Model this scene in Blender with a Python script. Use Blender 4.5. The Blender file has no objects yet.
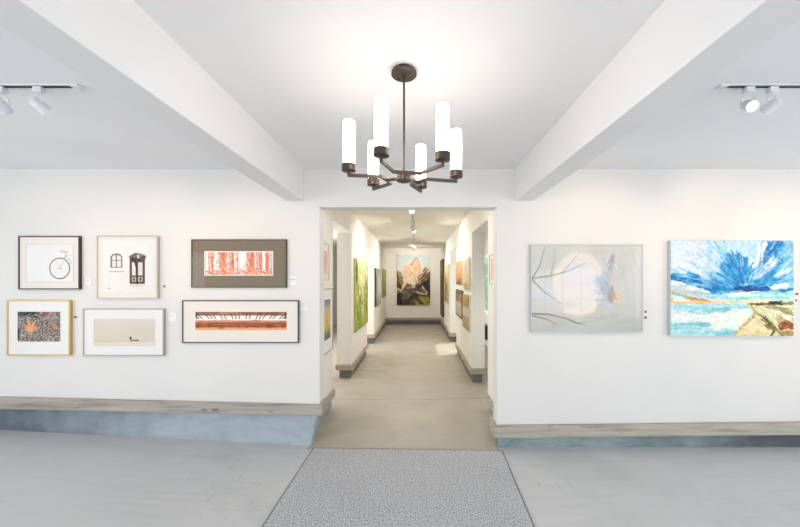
import bpy, math, random
import numpy as np
from mathutils import Vector, Matrix

random.seed(7)
rng = np.random.default_rng(11)
scene = bpy.context.scene
COL = scene.collection
PI = math.pi

# ------------------------------------------------------------------ camera frame
F, CX, CY, EYE = 350.0, 416.0, 280.0, 1.505       # focal in px, vanishing point, eye height
WALL = 3.136                                       # distance of the gallery's far wall

def X(px, Y): return (px - CX) * Y / F
def Z(py, Y): return EYE - (py - CY) * Y / F

# ------------------------------------------------------------------ object helpers
def tag(o, label=None, cat=None, group=None, kind=None):
    if label: o['label'] = label
    if cat: o['category'] = cat
    if group: o['group'] = group
    if kind: o['kind'] = kind
    return o

def empty(name, label, cat, loc=(0, 0, 0), rz=0.0, group=None):
    o = bpy.data.objects.new(name, None)
    COL.objects.link(o)
    o.empty_display_size = .05
    o.location = loc
    o.rotation_euler = (0, 0, rz)
    return tag(o, label, cat, group)

class MB:
    def __init__(s): s.v = []; s.f = []
    def hexa(s, p):                # 4 bottom (ccw), 4 top (ccw)
        b = len(s.v); s.v += [tuple(q) for q in p]
        for q in ((3, 2, 1, 0), (4, 5, 6, 7), (0, 1, 5, 4), (1, 2, 6, 5), (2, 3, 7, 6), (3, 0, 4, 7)):
            s.f.append(tuple(b + i for i in q))
        return s
    def box(s, x0, x1, y0, y1, z0, z1):
        x0, x1 = min(x0, x1), max(x0, x1); y0, y1 = min(y0, y1), max(y0, y1); z0, z1 = min(z0, z1), max(z0, z1)
        return s.hexa([(x0, y0, z0), (x1, y0, z0), (x1, y1, z0), (x0, y1, z0),
                       (x0, y0, z1), (x1, y0, z1), (x1, y1, z1), (x0, y1, z1)])
    def ringsweep(s, rings, cap=True):
        n = len(rings[0]); b = len(s.v)
        for r in rings: s.v += [tuple(q) for q in r]
        for i in range(len(rings) - 1):
            for j in range(n):
                k = (j + 1) % n
                s.f.append((b + i * n + j, b + i * n + k, b + (i + 1) * n + k, b + (i + 1) * n + j))
        if cap:
            s.f.append(tuple(b + j for j in range(n - 1, -1, -1)))
            s.f.append(tuple(b + (len(rings) - 1) * n + j for j in range(n)))
        return s
    def lathe(s, prof, seg=32, M=None, cap=True):   # prof: (r, z) list
        M = M or Matrix()
        rings = [[M @ Vector((r * math.cos(2 * PI * j / seg), r * math.sin(2 * PI * j / seg), z)) for j in range(seg)] for r, z in prof]
        return s.ringsweep(rings, cap)
    def tube(s, pts, r, seg=12):
        pts = [Vector(p) for p in pts]
        rings = []; up = None
        for i, p in enumerate(pts):
            d = (pts[min(i + 1, len(pts) - 1)] - pts[max(i - 1, 0)]).normalized()
            if up is None:
                up = d.orthogonal().normalized()
            up = (up - d * up.dot(d)).normalized()
            q = d.cross(up)
            rings.append([p + (up * math.cos(2 * PI * j / seg) + q * math.sin(2 * PI * j / seg)) * r for j in range(seg)])
        return s.ringsweep(rings)
    def bar(s, pts, w, h):          # flat bar following a path in plan, rectangular section, mitred
        pts = [Vector(p) for p in pts]; rings = []
        for i, p in enumerate(pts):
            a = (pts[i] - pts[i - 1]).normalized() if i else None
            c = (pts[i + 1] - pts[i]).normalized() if i < len(pts) - 1 else None
            d = ((a or c) + (c or a)).normalized()
            n = Vector((-d.y, d.x, 0)).normalized()
            k = 1.0 / max(.35, math.sqrt(max(0.0, (1 + (a or c).dot(c or a)) / 2)))
            n = n * (w / 2 * k); z = Vector((0, 0, h / 2))
            rings.append([p - n - z, p + n - z, p + n + z, p - n + z])
        return s.ringsweep(rings)
    def frame(s, x0, x1, z0, z1, w, y0, y1):         # picture frame ring, back y0, front y1 (y1<y0)
        b = len(s.v)
        for y in (y0, y1):
            s.v += [(x0, y, z0), (x1, y, z0), (x1, y, z1), (x0, y, z1),
                    (x0 + w, y, z0 + w), (x1 - w, y, z0 + w), (x1 - w, y, z1 - w), (x0 + w, y, z1 - w)]
        for i in range(4):
            k = (i + 1) % 4
            s.f += [(b + 8 + i, b + 8 + k, b + 12 + k, b + 12 + i),
                    (b + i, b + 4 + i, b + 4 + k, b + k),
                    (b + i, b + k, b + 8 + k, b + 8 + i),
                    (b + 4 + i, b + 12 + i, b + 12 + k, b + 4 + k)]
        return s
    def build(s, name, mat, parent=None, bevel=0.0, smooth=False, seg=2):
        me = bpy.data.meshes.new(name)
        me.from_pydata(s.v, [], s.f); me.validate(); me.update()
        o = bpy.data.objects.new(name, me); COL.objects.link(o)
        if mat: me.materials.append(mat)
        if parent: o.parent = parent
        if smooth:
            for p in me.polygons: p.use_smooth = True
            m = o.modifiers.new('split', 'EDGE_SPLIT'); m.split_angle = math.radians(38)
        if bevel:
            m = o.modifiers.new('bevel', 'BEVEL'); m.width = bevel; m.segments = seg; m.limit_method = 'ANGLE'
        return o

def struct(name, mb, mat, bevel=0.0, parent=None, smooth=False):
    o = mb.build(name, mat, parent, bevel, smooth)
    if parent is None: o['kind'] = 'structure'
    return o

# ------------------------------------------------------------------ colour and materials
def lin1(c): return c / 12.92 if c <= .04045 else ((c + .055) / 1.055) ** 2.4
def L(r, g, b): return (lin1(r / 255), lin1(g / 255), lin1(b / 255), 1.0)

def mat(name, col, rough=.6, metal=0.0, spec=.5, coat=0.0):
    m = bpy.data.materials.new(name); m.use_nodes = True
    b = m.node_tree.nodes['Principled BSDF']
    b.inputs['Base Color'].default_value = col
    b.inputs['Roughness'].default_value = rough
    b.inputs['Metallic'].default_value = metal
    b.inputs['Specular IOR Level'].default_value = spec
    b.inputs['Coat Weight'].default_value = coat
    b.inputs['Coat Roughness'].default_value = .03
    return m

class NT:
    def __init__(s, m):
        s.m = m; s.t = m.node_tree; s.b = s.t.nodes['Principled BSDF']
        s.co = s.t.nodes.new('ShaderNodeTexCoord')
    def n(s, typ, **kw):
        nd = s.t.nodes.new(typ)
        for k, v in kw.items(): setattr(nd, k, v)
        return nd
    def link(s, a, b): s.t.links.new(a, b)
    def mapping(s, scale=(1, 1, 1), loc=(0, 0, 0), rot=(0, 0, 0), src='Object'):
        mp = s.n('ShaderNodeMapping')
        mp.inputs['Scale'].default_value = scale; mp.inputs['Location'].default_value = loc; mp.inputs['Rotation'].default_value = rot
        s.link(s.co.outputs[src], mp.inputs['Vector']); return mp.outputs['Vector']
    def noise(s, vec, scale, detail=4, rough=.55, dist=0.0):
        nd = s.n('ShaderNodeTexNoise'); nd.inputs['Scale'].default_value = scale
        nd.inputs['Detail'].default_value = detail; nd.inputs['Roughness'].default_value = rough; nd.inputs['Distortion'].default_value = dist
        s.link(vec, nd.inputs['Vector']); return nd.outputs['Fac']
    def ramp(s, fac, stops):
        r = s.n('ShaderNodeValToRGB'); e = r.color_ramp.elements
        while len(e) < len(stops): e.new(.5)
        for el, (p, c) in zip(e, stops): el.position = p; el.color = c
        s.link(fac, r.inputs['Fac']); return r.outputs['Color']
    def mix(s, fac, a, b, mode='MIX'):
        m = s.n('ShaderNodeMix', data_type='RGBA', blend_type=mode)
        for v, i in ((fac, 0), (a, 6), (b, 7)):
            if hasattr(v, 'is_linked'): s.link(v, m.inputs[i])
            else: m.inputs[i].default_value = v
        return m.outputs[2]
    def math(s, op, a, b=None):
        m = s.n('ShaderNodeMath', operation=op)
        for i, v in enumerate((a, b)):
            if v is None: continue
            if hasattr(v, 'is_linked'): s.link(v, m.inputs[i])
            else: m.inputs[i].default_value = v
        return m.outputs[0]
    def color(s, c): s.link(c, s.b.inputs['Base Color'])
    def bump(s, h, strength=.2, dist=.01):
        bp = s.n('ShaderNodeBump'); bp.inputs['Strength'].default_value = strength; bp.inputs['Distance'].default_value = dist
        s.link(h, bp.inputs['Height']); s.link(bp.outputs['Normal'], s.b.inputs['Normal'])

def g(v): return (v, v, v, 1)

def paint_mat(name, col, rough=.65, amp=.02):
    m = mat(name, col, rough, spec=.3); t = NT(m)
    f = t.noise(t.mapping(), 1.3, 3)
    c2 = tuple(min(1, c * (1 - amp * 2)) for c in col[:3]) + (1,)
    t.color(t.ramp(f, [(.35, col), (.7, c2)]))
    t.bump(t.noise(t.mapping(), 90, 3), .06, .002)
    return m

M_wall = paint_mat('white_wall_paint', L(233, 230, 226))
M_hall = paint_mat('warm_white_wall_paint', L(240, 236, 229))
M_ceil = paint_mat('white_ceiling_paint', L(245, 245, 247), .8)
M_beam = paint_mat('white_beam_paint', L(241, 240, 240), .6)

def floor_mat(name, a, b, c, rough, seams=False):
    m = mat(name, a, rough, spec=.4); t = NT(m)
    v = t.mapping()
    base = t.ramp(t.noise(v, 1.1, 6, .6, .4), [(.3, a), (.52, b), (.75, c)])
    streak = t.noise(t.mapping((.5, 9, 1)), 3.0, 5, .65, .6)
    base = t.mix(t.ramp(streak, [(.5, g(0)), (.72, g(.35))]), base, tuple(x * .82 for x in a[:3]) + (1,))
    # thin drag scratches and pits
    scr = t.noise(t.mapping((26, 1.5, 1) if not seams else (1.2, 26, 1)), 3.2, 3, .5)
    scr = t.math('MULTIPLY', scr, t.ramp(t.noise(t.mapping(loc=(3, 1, 0)), .9, 2), [(.4, g(.86)), (.62, g(1.0))]))
    base = t.mix(t.ramp(scr, [(.62, g(0)), (.70, g(.42))]), base, tuple(x * .55 for x in a[:3]) + (1,))
    if seams:
        sx = t.n('ShaderNodeSeparateXYZ'); t.link(t.mapping(), sx.inputs[0])
        wob = t.noise(t.mapping((.6, .6, 1)), 1.5, 2)
        y = t.math('ADD', sx.outputs['Y'], t.math('MULTIPLY', wob, .25))
        fr = t.math('FRACT', t.math('ADD', t.math('MULTIPLY', y, .72), .22))
        ln = t.math('LESS_THAN', t.math('ABSOLUTE', t.math('SUBTRACT', fr, .5)), .008)
        base = t.mix(t.math('MULTIPLY', ln, .45), base, tuple(x * .5 for x in a[:3]) + (1,))
    t.color(base)
    t.link(t.ramp(t.noise(v, 3, 4), [(.3, g(rough - .1)), (.7, g(rough + .15))]), t.b.inputs['Roughness'])
    t.bump(t.noise(v, 26, 5), .12, .004)
    return m
M_floor = floor_mat('painted_concrete_floor', L(199, 200, 200), L(206, 206, 205), L(190, 192, 191), .42)
M_hallfloor = floor_mat('bare_concrete_floor', L(170, 163, 149), L(179, 172, 158), L(156, 149, 135), .45, True)

def wood_mat(name, a, b, axis=0):
    m = mat(name, a, .7, spec=.25); t = NT(m)
    sc = [14, 14, 14]; sc[axis] = .9
    gr = t.noise(t.mapping(tuple(sc)), 2.4, 6, .6, .7)
    c = t.ramp(gr, [(.28, b), (.5, a), (.72, tuple(min(1, x * 1.18) for x in a[:3]) + (1,))])
    kn = t.n('ShaderNodeTexVoronoi'); kn.inputs['Scale'].default_value = 1.0; kn.inputs['Randomness'].default_value = 1
    ks = [9, 9, 9]; ks[axis] = 3.2
    t.link(t.mapping(tuple(ks)), kn.inputs['Vector'])
    k = t.ramp(kn.outputs['Distance'], [(.05, g(.75)), (.15, g(0))])
    c = t.mix(k, c, tuple(x * .45 for x in b[:3]) + (1,))
    t.color(c); t.bump(gr, .25, .004)
    return m
M_woodl = wood_mat('grey_weathered_board', L(174, 166, 156), L(134, 126, 118))
M_woodr = wood_mat('pale_weathered_board', L(180, 173, 159), L(142, 135, 123))
M_woodh = wood_mat('hall_weathered_board', L(180, 168, 150), L(142, 131, 115), 1)
M_woodhx = wood_mat('hall_weathered_board_across', L(180, 168, 150), L(142, 131, 115), 0)

def curb_mat(name, a, b, flake=None, far_dark=None):
    m = mat(name, a, .55, spec=.35); t = NT(m)
    v = t.mapping()
    c = t.ramp(t.noise(t.mapping((1, 1, 3)), 2.2, 6, .65, .8), [(.32, b), (.6, a)])
    if far_dark:        # darkens away from the doorway; on the left curb partly painted-in shadow, partly grime
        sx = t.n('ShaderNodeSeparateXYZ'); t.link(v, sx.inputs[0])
        x0, x1, dark = far_dark
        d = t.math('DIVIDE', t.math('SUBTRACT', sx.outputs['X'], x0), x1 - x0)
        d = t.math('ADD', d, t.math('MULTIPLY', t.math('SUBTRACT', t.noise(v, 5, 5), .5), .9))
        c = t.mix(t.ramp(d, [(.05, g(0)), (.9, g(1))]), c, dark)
    if flake:
        fl = t.noise(t.mapping((1, 1, 1.6)), 16, 6, .75)
        c = t.mix(t.ramp(fl, [(.69, g(0)), (.72, g(.7))]), c, flake)
    t.color(c); t.bump(t.noise(v, 14, 6), .5, .01)
    return m
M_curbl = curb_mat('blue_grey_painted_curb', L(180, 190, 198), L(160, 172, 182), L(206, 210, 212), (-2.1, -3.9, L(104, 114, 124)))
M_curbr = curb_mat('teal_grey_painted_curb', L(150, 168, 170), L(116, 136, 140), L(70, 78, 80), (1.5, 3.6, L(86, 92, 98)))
M_curbh = curb_mat('dark_grey_block', L(122, 122, 120), L(92, 92, 92))
M_curbd = curb_mat('mid_grey_concrete', L(160, 166, 168), L(140, 146, 148))
M_gap = mat('dark_gap', L(44, 42, 40), .9)

M_bronze = mat('dark_bronze', L(92, 82, 74), .38, .75)
M_dark = mat('black_slot', L(40, 38, 38), .6)
M_whitemetal = mat('white_enamel', L(226, 229, 232), .35)
M_silver = mat('brushed_silver', L(170, 166, 162), .35, .6)

def emis(name, col, s):
    m = bpy.data.materials.new(name); m.use_nodes = True
    b = m.node_tree.nodes['Principled BSDF']
    b.inputs['Base Color'].default_value = (.8, .8, .8, 1); b.inputs['Roughness'].default_value = .35
    b.inputs['Emission Color'].default_value = col; b.inputs['Emission Strength'].default_value = s
    return m
M_shade = emis('lit_frosted_glass', L(255, 240, 222), 9.5)
M_lens = emis('lit_spot_lens', L(255, 244, 224), 9)

def glass_mat():
    m = bpy.data.materials.new('clear_glazing'); m.use_nodes = True
    t = m.node_tree; t.nodes.clear()
    o = t.nodes.new('ShaderNodeOutputMaterial'); mx = t.nodes.new('ShaderNodeMixShader')
    fr = t.nodes.new('ShaderNodeFresnel'); fr.inputs['IOR'].default_value = 1.32
    tr = t.nodes.new('ShaderNodeBsdfTransparent'); gl = t.nodes.new('ShaderNodeBsdfGlossy')
    gl.inputs['Roughness'].default_value = .02
    ge = t.nodes.new('ShaderNodeNewGeometry'); iv = t.nodes.new('ShaderNodeMath'); iv.operation = 'SUBTRACT'; iv.inputs[0].default_value = 1
    mu = t.nodes.new('ShaderNodeMath'); mu.operation = 'MULTIPLY'
    t.links.new(ge.outputs['Backfacing'], iv.inputs[1]); t.links.new(iv.outputs[0], mu.inputs[0]); t.links.new(fr.outputs[0], mu.inputs[1])
    t.links.new(mu.outputs[0], mx.inputs[0]); t.links.new(tr.outputs[0], mx.inputs[1]); t.links.new(gl.outputs[0], mx.inputs[2])
    t.links.new(mx.outputs[0], o.inputs['Surface'])
    return m
M_glass = glass_mat()

def rug_mat():
    m = mat('speckled_grey_mat', L(150, 150, 150), .9, spec=.15); t = NT(m)
    v = t.mapping()
    f = t.noise(v, 105, 3, .8)
    c = t.ramp(f, [(.36, L(76, 77, 80)), (.45, L(160, 162, 165)), (.53, L(204, 206, 209)), (.66, L(240, 241, 243))])
    c = t.mix(.16, c, t.ramp(t.noise(v, 1.4, 3), [(.3, L(150, 150, 150)), (.7, L(205, 205, 206))]))
    t.color(c); t.bump(f, .5, .006)
    return m
M_rug = rug_mat()
M_rugedge = mat('dark_grey_binding', L(112, 112, 114), .9)

_pm = {}
def print_mat(coat=0.0, rough=.55):
    k = (coat, rough)
    if k not in _pm:
        m = mat('art_print' if coat else 'painted_canvas', (1, 1, 1, 1), rough, spec=.3, coat=coat)
        a = m.node_tree.nodes.new('ShaderNodeVertexColor'); a.layer_name = 'Col'
        m.node_tree.links.new(a.outputs['Color'], m.node_tree.nodes['Principled BSDF'].inputs['Base Color'])
        _pm[k] = m
    return _pm[k]

# ------------------------------------------------------------------ painter for the artworks
def vnoise(h, w, fy, fx, seed, octv=3):
    r = np.random.default_rng(seed); out = np.zeros((h, w)); amp = 1.0; tot = 0
    for o in range(octv):
        ny, nx = max(2, int(fy * 2 ** o) + 2), max(2, int(fx * 2 ** o) + 2)
        gq = r.random((ny, nx))
        y = np.linspace(0, ny - 1.001, h); x = np.linspace(0, nx - 1.001, w)
        yi = y.astype(int); xi = x.astype(int); ty = (y - yi)[:, None]; tx = (x - xi)[None]
        ty = ty * ty * (3 - 2 * ty); tx = tx * tx * (3 - 2 * tx)
        a = gq[yi][:, xi]; b = gq[yi][:, xi + 1]; c = gq[yi + 1][:, xi]; d = gq[yi + 1][:, xi + 1]
        out += amp * ((a * (1 - tx) + b * tx) * (1 - ty) + (c * (1 - tx) + d * tx) * ty); tot += amp; amp *= .55
    return out / tot

class Art:
    def __init__(s, w, h, col, asp=None):
        s.w, s.h = w, h; s.asp = asp or w / h
        s.a = np.ones((h, w, 3)) * np.array(col, float)
        s.u, s.v = np.meshgrid(np.linspace(0, 1, w), np.linspace(0, 1, h))
        s.r = random.Random(5); s.bn = s.bl = s.bw = 1.0
    def over(s, k, c): s.a += (np.array(c, float) - s.a) * np.clip(k, 0, 1)[..., None]; return s
    def grad(s, stops):
        vs = [q[0] for q in stops]
        for i in range(3): s.a[..., i] = np.interp(s.v, vs, [q[1][i] for q in stops])
        return s
    def ell(s, cx, cy, rx, ry, c, a=1., soft=.3, rot=0., nz=0., seed=1):
        du, dv = (s.u - cx) * s.asp, s.v - cy
        cr, sr = math.cos(rot), math.sin(rot)
        p, q = (du * cr + dv * sr) / (rx * s.asp), (-du * sr + dv * cr) / ry
        d = np.sqrt(p * p + q * q)
        if nz: d = d + (vnoise(s.h, s.w, 7, 7, seed) - .5) * nz
        return s.over(a * np.clip((1 - d) / soft + .5, 0, 1), c)
    def rect(s, x0, x1, y0, y1, c, a=1.):
        return s.over(a * ((s.u >= x0) & (s.u <= x1) & (s.v >= y0) & (s.v <= y1)), c)
    def line(s, pts, wd, c, a=1., soft=.5, taper=False):
        d = np.full((s.h, s.w), 9.0); U = s.u * s.asp
        n = len(pts) - 1
        for i in range(n):
            x0, y0, x1, y1 = pts[i][0] * s.asp, pts[i][1], pts[i + 1][0] * s.asp, pts[i + 1][1]
            dx, dy = x1 - x0, y1 - y0; q = dx * dx + dy * dy + 1e-9
            t = np.clip(((U - x0) * dx + (s.v - y0) * dy) / q, 0, 1)
            e = np.hypot(U - x0 - t * dx, s.v - y0 - t * dy)
            if taper: e = e / (1 - .75 * (i + t) / n)
            d = np.minimum(d, e)
        return s.over(a * np.clip((1 - d / wd) / soft + .5, 0, 1) , c)
    def poly(s, pts, c, a=1., nz=0., seed=3):
        ins = np.zeros((s.h, s.w), bool); u, v = s.u, s.v
        if nz:
            u = u + (vnoise(s.h, s.w, 9, 9, seed) - .5) * nz; v = v + (vnoise(s.h, s.w, 9, 9, seed + 1) - .5) * nz
        n = len(pts)
        for i in range(n):
            (x0, y0), (x1, y1) = pts[i], pts[(i + 1) % n]
            if y0 == y1: continue
            ins ^= ((y0 > v) != (y1 > v)) & (u < (x1 - x0) * (v - y0) / (y1 - y0) + x0)
        return s.over(a * ins, c)
    def brush(s, p0, p1, spread, n, ln, wd, cols, a=.6, bend=0.):   # short strokes scattered along p0-p1
        n = int(n * s.bn); ln *= s.bl; wd *= s.bw
        for _ in range(n):
            t = s.r.random(); du, dv = p1[0] - p0[0], p1[1] - p0[1]
            L_ = math.hypot(du, dv) + 1e-6; nx, ny = -dv / L_, du / L_
            k = s.r.gauss(0, spread); x, y = p0[0] + du * t + nx * k, p0[1] + dv * t + ny * k
            b = s.r.gauss(0, .12) + bend
            ex, ey = du / L_ + nx * b, dv / L_ + ny * b
            l2 = ln * s.r.uniform(.5, 1.2) / 2
            c = s.r.choice(cols); j = s.r.uniform(-10, 10)
            s.line([(x - ex * l2, y - ey * l2), (x + ex * l2, y + ey * l2)], wd * s.r.uniform(.6, 1.3), [q + j for q in c], a, .8)
        return s
    def warp(s, amp, fr, seed=40):
        dx = (vnoise(s.h, s.w, fr / s.asp, fr, seed, 2) - .5) * 2 * amp * s.h; dy = (vnoise(s.h, s.w, fr / s.asp, fr, seed + 1, 2) - .5) * 2 * amp * s.h
        yy, xx = np.mgrid[0:s.h, 0:s.w]
        s.a = s.a[np.clip(np.rint(yy + dy).astype(int), 0, s.h - 1), np.clip(np.rint(xx + dx).astype(int), 0, s.w - 1)]; return s
    def grain(s, amp, fy, fx, seed=2, octv=4):
        s.a += ((vnoise(s.h, s.w, fy, fx, seed, octv) - .5) * 2 * amp)[..., None]; return s
    def linear(s):
        c = np.clip(s.a, 0, 255) / 255
        return np.where(c <= .04045, c / 12.92, ((c + .055) / 1.055) ** 2.4)

def art_grid(name, art, x0, x1, z0, z1, y, parent, coat=0.0, rough=.55):
    w, h = art.w, art.h
    xs = np.linspace(x0, x1, w); zs = np.linspace(z1, z0, h)
    vx, vz = np.meshgrid(xs, zs)
    verts = np.stack([vx, np.full_like(vx, y), vz], -1).reshape(-1, 3)
    i = np.arange(h - 1)[:, None] * w + np.arange(w - 1)[None]
    faces = np.stack([i, i + w, i + w + 1, i + 1], -1).reshape(-1, 4)
    me = bpy.data.meshes.new(name)
    me.from_pydata(verts.tolist(), [], faces.tolist()); me.update()
    ca = me.color_attributes.new('Col', 'FLOAT_COLOR', 'POINT')
    rgba = np.ones((h * w, 4), np.float32); rgba[:, :3] = art.linear().reshape(-1, 3)
    ca.data.foreach_set('color', rgba.ravel())
    me.materials.append(print_mat(coat, rough))
    o = bpy.data.objects.new(name, me); COL.objects.link(o); o.parent = parent
    return o

# --- the artworks --------------------------------------------------------------
def art_seascape():
    q = lambda x, y: ((x - 72) / 564, (y - 48) / 438)
    s = Art(230, 178, (196, 220, 230)); s.bn, s.bl, s.bw = 2.8, .5, .5
    s.grad([(0, (178, 212, 226)), (.3, (200, 218, 226)), (.45, (150, 200, 224)), (.6, (206, 224, 224)), (.66, (222, 222, 208)), (1, (200, 220, 222))])
    W, PB, LB, MB_, DB, NB = (214, 221, 226), (168, 204, 222), (96, 178, 212), (28, 138, 194), (10, 102, 164), (18, 62, 120)
    # pale swirl of cloud, upper left
    s.ell(*q(190, 140), .24, .27, (216, 222, 228), .9, .8, .5, .3, 4)
    s.brush(q(90, 70), q(270, 230), .11, 46, .16, .018, [W, (204, 212, 222), (196, 200, 214), (210, 224, 230)], .5)
    s.brush(q(230, 60), q(330, 190), .05, 26, .16, .016, [PB, (190, 214, 226), LB], .45)
    s.brush(q(420, 60), q(370, 190), .06, 30, .15, .018, [(186, 206, 214), (196, 200, 214), (170, 204, 222), PB], .5)
    # blue sweep along the bottom of the sky
    s.brush(q(75, 215), q(300, 275), .035, 60, .10, .022, [LB, MB_, MB_, DB], .7)
    s.brush(q(75, 225), q(440, 285), .02, 60, .10, .02, [MB_, DB, DB, (60, 160, 210)], .75)
    s.brush(q(300, 255), q(560, 240), .035, 56, .12, .022, [MB_, DB, LB], .7)
    # fan rising from the middle
    for tip, cols, n in ((q(300, 165), [LB, MB_], 26), (q(322, 120), [MB_, MB_, LB], 34), (q(350, 105), [DB, MB_], 36),
                         (q(400, 130), [DB, MB_], 30), (q(440, 150), [MB_, LB, PB], 24), (q(480, 160), [LB, PB], 20)):
        s.brush(q(410, 265), tip, .028, n, .12, .02, cols, .65)
    s.brush(q(250, 200), q(350, 250), .04, 34, .11, .018, [LB, MB_, PB], .6)
    s.brush(q(330, 150), q(400, 240), .03, 34, .1, .022, [DB, (14, 120, 190)], .7)
    # right hand fan: deep blue and white wings
    s.brush(q(470, 180), q(520, 60), .03, 30, .10, .02, [DB, NB, (70, 120, 186)], .75)
    s.brush(q(540, 110), q(575, 60), .035, 26, .11, .02, [MB_, DB, LB], .7)
    s.brush(q(500, 235), q(605, 110), .02, 36, .10, .02, [MB_, LB, DB], .7)
    s.brush(q(450, 165), q(505, 62), .016, 26, .10, .02, [W, (232, 236, 238)], .8)
    s.brush(q(445, 215), q(560, 140), .016, 40, .10, .02, [W, (230, 234, 238), PB], .8)
    s.brush(q(460, 205), q(530, 160), .012, 14, .10, .016, [(150, 170, 206), W], .6)
    s.ell(*q(618, 130), .05, .26, (150, 194, 208), .85, .8, 0, .3, 8)
    s.brush(q(612, 60), q(620, 220), .022, 26, .10, .02, [(150, 190, 204), (120, 176, 200)], .6)
    s.brush(q(555, 215), q(612, 180), .012, 14, .08, .018, [W, (210, 226, 230)], .75)
    s.brush(q(540, 235), q(632, 225), .016, 20, .10, .016, [(90, 180, 200), MB_], .6)
    s.brush(q(380, 268), q(520, 270), .014, 34, .10, .02, [NB, DB, (20, 80, 150)], .8)
    s.brush(q(545, 262), q(600, 252), .010, 22, .08, .018, [(228, 232, 232), W], .85)
    s.brush(q(560, 285), q(634, 272), .008, 14, .08, .014, [DB, MB_], .7)
    # thin feathery strokes that knit the fan and the cloud together
    for _ in range(330):
        th = math.radians(s.r.uniform(-176, -8)); rd = s.r.uniform(.10, .62)
        x, y = .60 + rd * math.cos(th) * .95, .50 + rd * math.sin(th) * .80
        if not (0 < x < 1 and 0 < y < .5): continue
        dx, dy = math.cos(th + s.r.gauss(0, .16)), math.sin(th + s.r.gauss(0, .16)); l2 = s.r.uniform(.02, .05)
        near = rd < .30
        c = s.r.choice([LB, MB_, (64, 156, 200), PB, DB] if near else ([LB, PB, (186, 208, 220), (150, 196, 216), (206, 216, 224)] if x < .7 else [LB, MB_, PB, (60, 120, 180), W]))
        s.line([(x - dx * l2, y - dy * l2), (x + dx * l2, y + dy * l2)], s.r.uniform(.006, .012), c, .38, .9)
    # low light band over the horizon
    s.brush(q(330, 310), q(634, 305), .022, 56, .16, .02, [(158, 214, 206), (190, 226, 214), (140, 204, 200)], .7)
    s.brush(q(340, 296), q(470, 292), .010, 24, .10, .016, [(226, 232, 214), (236, 236, 222)], .8)
    s.brush(q(440, 290), q(500, 288), .004, 10, .07, .012, [(150, 210, 206)], .8)
    s.brush(q(74, 240), q(230, 288), .012, 34, .12, .022, [(228, 232, 230), (214, 222, 222)], .8)
    s.brush(q(74, 268), q(220, 305), .022, 40, .12, .022, [(184, 198, 202), (196, 206, 204), (170, 190, 192)], .7)
    s.brush(q(230, 300), q(330, 312), .012, 24, .12, .018, [(190, 216, 220), (120, 186, 214), (214, 226, 222)], .6)
    s.brush(q(80, 290), q(170, 312), .006, 14, .1, .012, [(160, 186, 130), (190, 180, 120)], .6)
    s.brush(q(150, 310), q(240, 328), .006, 20, .07, .012, [(206, 150, 60), (224, 160, 80), (180, 140, 70)], .75)
    s.line([q(60, 333), q(260, 330), q(430, 334), q(640, 334)], .012, (242, 200, 150), .9, .9)
    s.brush(q(420, 326), q(600, 330), .008, 26, .10, .014, [(244, 214, 176), (238, 220, 190)], .6)
    s.brush(q(74, 332), q(260, 333), .005, 22, .08, .011, [(250, 170, 100), (246, 200, 150)], .7)
    s.rect(-.1, .02, .60, .655, (240, 168, 110), .8)
    # water
    k = (s.v > q(0, 340)[1])
    s.over(.9 * k, (206, 224, 224))
    s.brush(q(75, 350), q(420, 352), .014, 46, .18, .016, [(140, 196, 206), (170, 210, 216), (190, 218, 220)], .6)
    s.brush(q(130, 385), q(320, 368), .012, 30, .16, .018, [(120, 192, 196), (136, 200, 202)], .7)
    s.brush(q(80, 400), q(400, 405), .03, 50, .18, .02, [(226, 230, 226), (214, 226, 226), (232, 226, 216)], .6)
    s.brush(q(75, 438), q(250, 430), .008, 24, .16, .014, [(110, 184, 194), (140, 200, 206)], .7)
    s.brush(q(75, 462), q(340, 465), .022, 50, .16, .02, [(170, 212, 216), (150, 204, 212), (190, 222, 218)], .65)
    s.brush(q(260, 430), q(420, 400), .04, 40, .14, .022, [(232, 232, 222), (226, 222, 206), (216, 228, 226)], .6)
    s.brush(q(280, 480), q(380, 470), .012, 20, .1, .018, [(110, 190, 196), (160, 208, 206)], .6)
    # beach and dunes
    s.poly([q(425, 344), q(640, 338), q(640, 490), q(350, 490), q(388, 455), q(425, 425), q(450, 398), q(458, 380), q(448, 362)], (224, 210, 170), 1, .02)
    s.poly([q(432, 345), q(640, 339), q(640, 490), q(545, 490), q(552, 452), q(520, 412), q(474, 380)], (212, 208, 172), .75, .05)
    for k, (ex, ey) in enumerate(((634, 352), (634, 366), (634, 384), (634, 404), (634, 424), (630, 450), (600, 486), (575, 480))):
        s.brush(q(462, 350), q(ex, ey), .012, 16, .13, .015, [(216, 215, 180), (226, 222, 194), (198, 200, 156), (206, 200, 152), (232, 228, 202), (178, 176, 130)], .6)
    s.brush(q(540, 362), q(634, 412), .018, 10, .16, .010, [(238, 234, 214), (230, 224, 200)], .8)
    s.brush(q(530, 350), q(634, 386), .016, 12, .12, .011, [(140, 136, 92), (124, 122, 80), (160, 152, 106)], .6)
    s.brush(q(560, 400), q(634, 440), .02, 12, .10, .012, [(150, 142, 90), (170, 150, 96)], .6)
    s.brush(q(450, 400), q(500, 470), .05, 40, .10, .022, [(232, 216, 180), (224, 206, 164), (234, 218, 198), (214, 196, 140)], .6)
    s.brush(q(410, 470), q(500, 480), .02, 24, .08, .018, [(212, 192, 130), (230, 214, 176)], .6)
    s.brush(q(458, 382), q(420, 428), .008, 14, .035, .011, [(190, 160, 90), (170, 132, 76), (214, 190, 120), (150, 116, 76)], .6)
    s.brush(q(420, 428), q(362, 480), .009, 15, .035, .011, [(190, 160, 90), (166, 128, 70), (214, 188, 116), (150, 114, 70)], .65)
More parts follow.
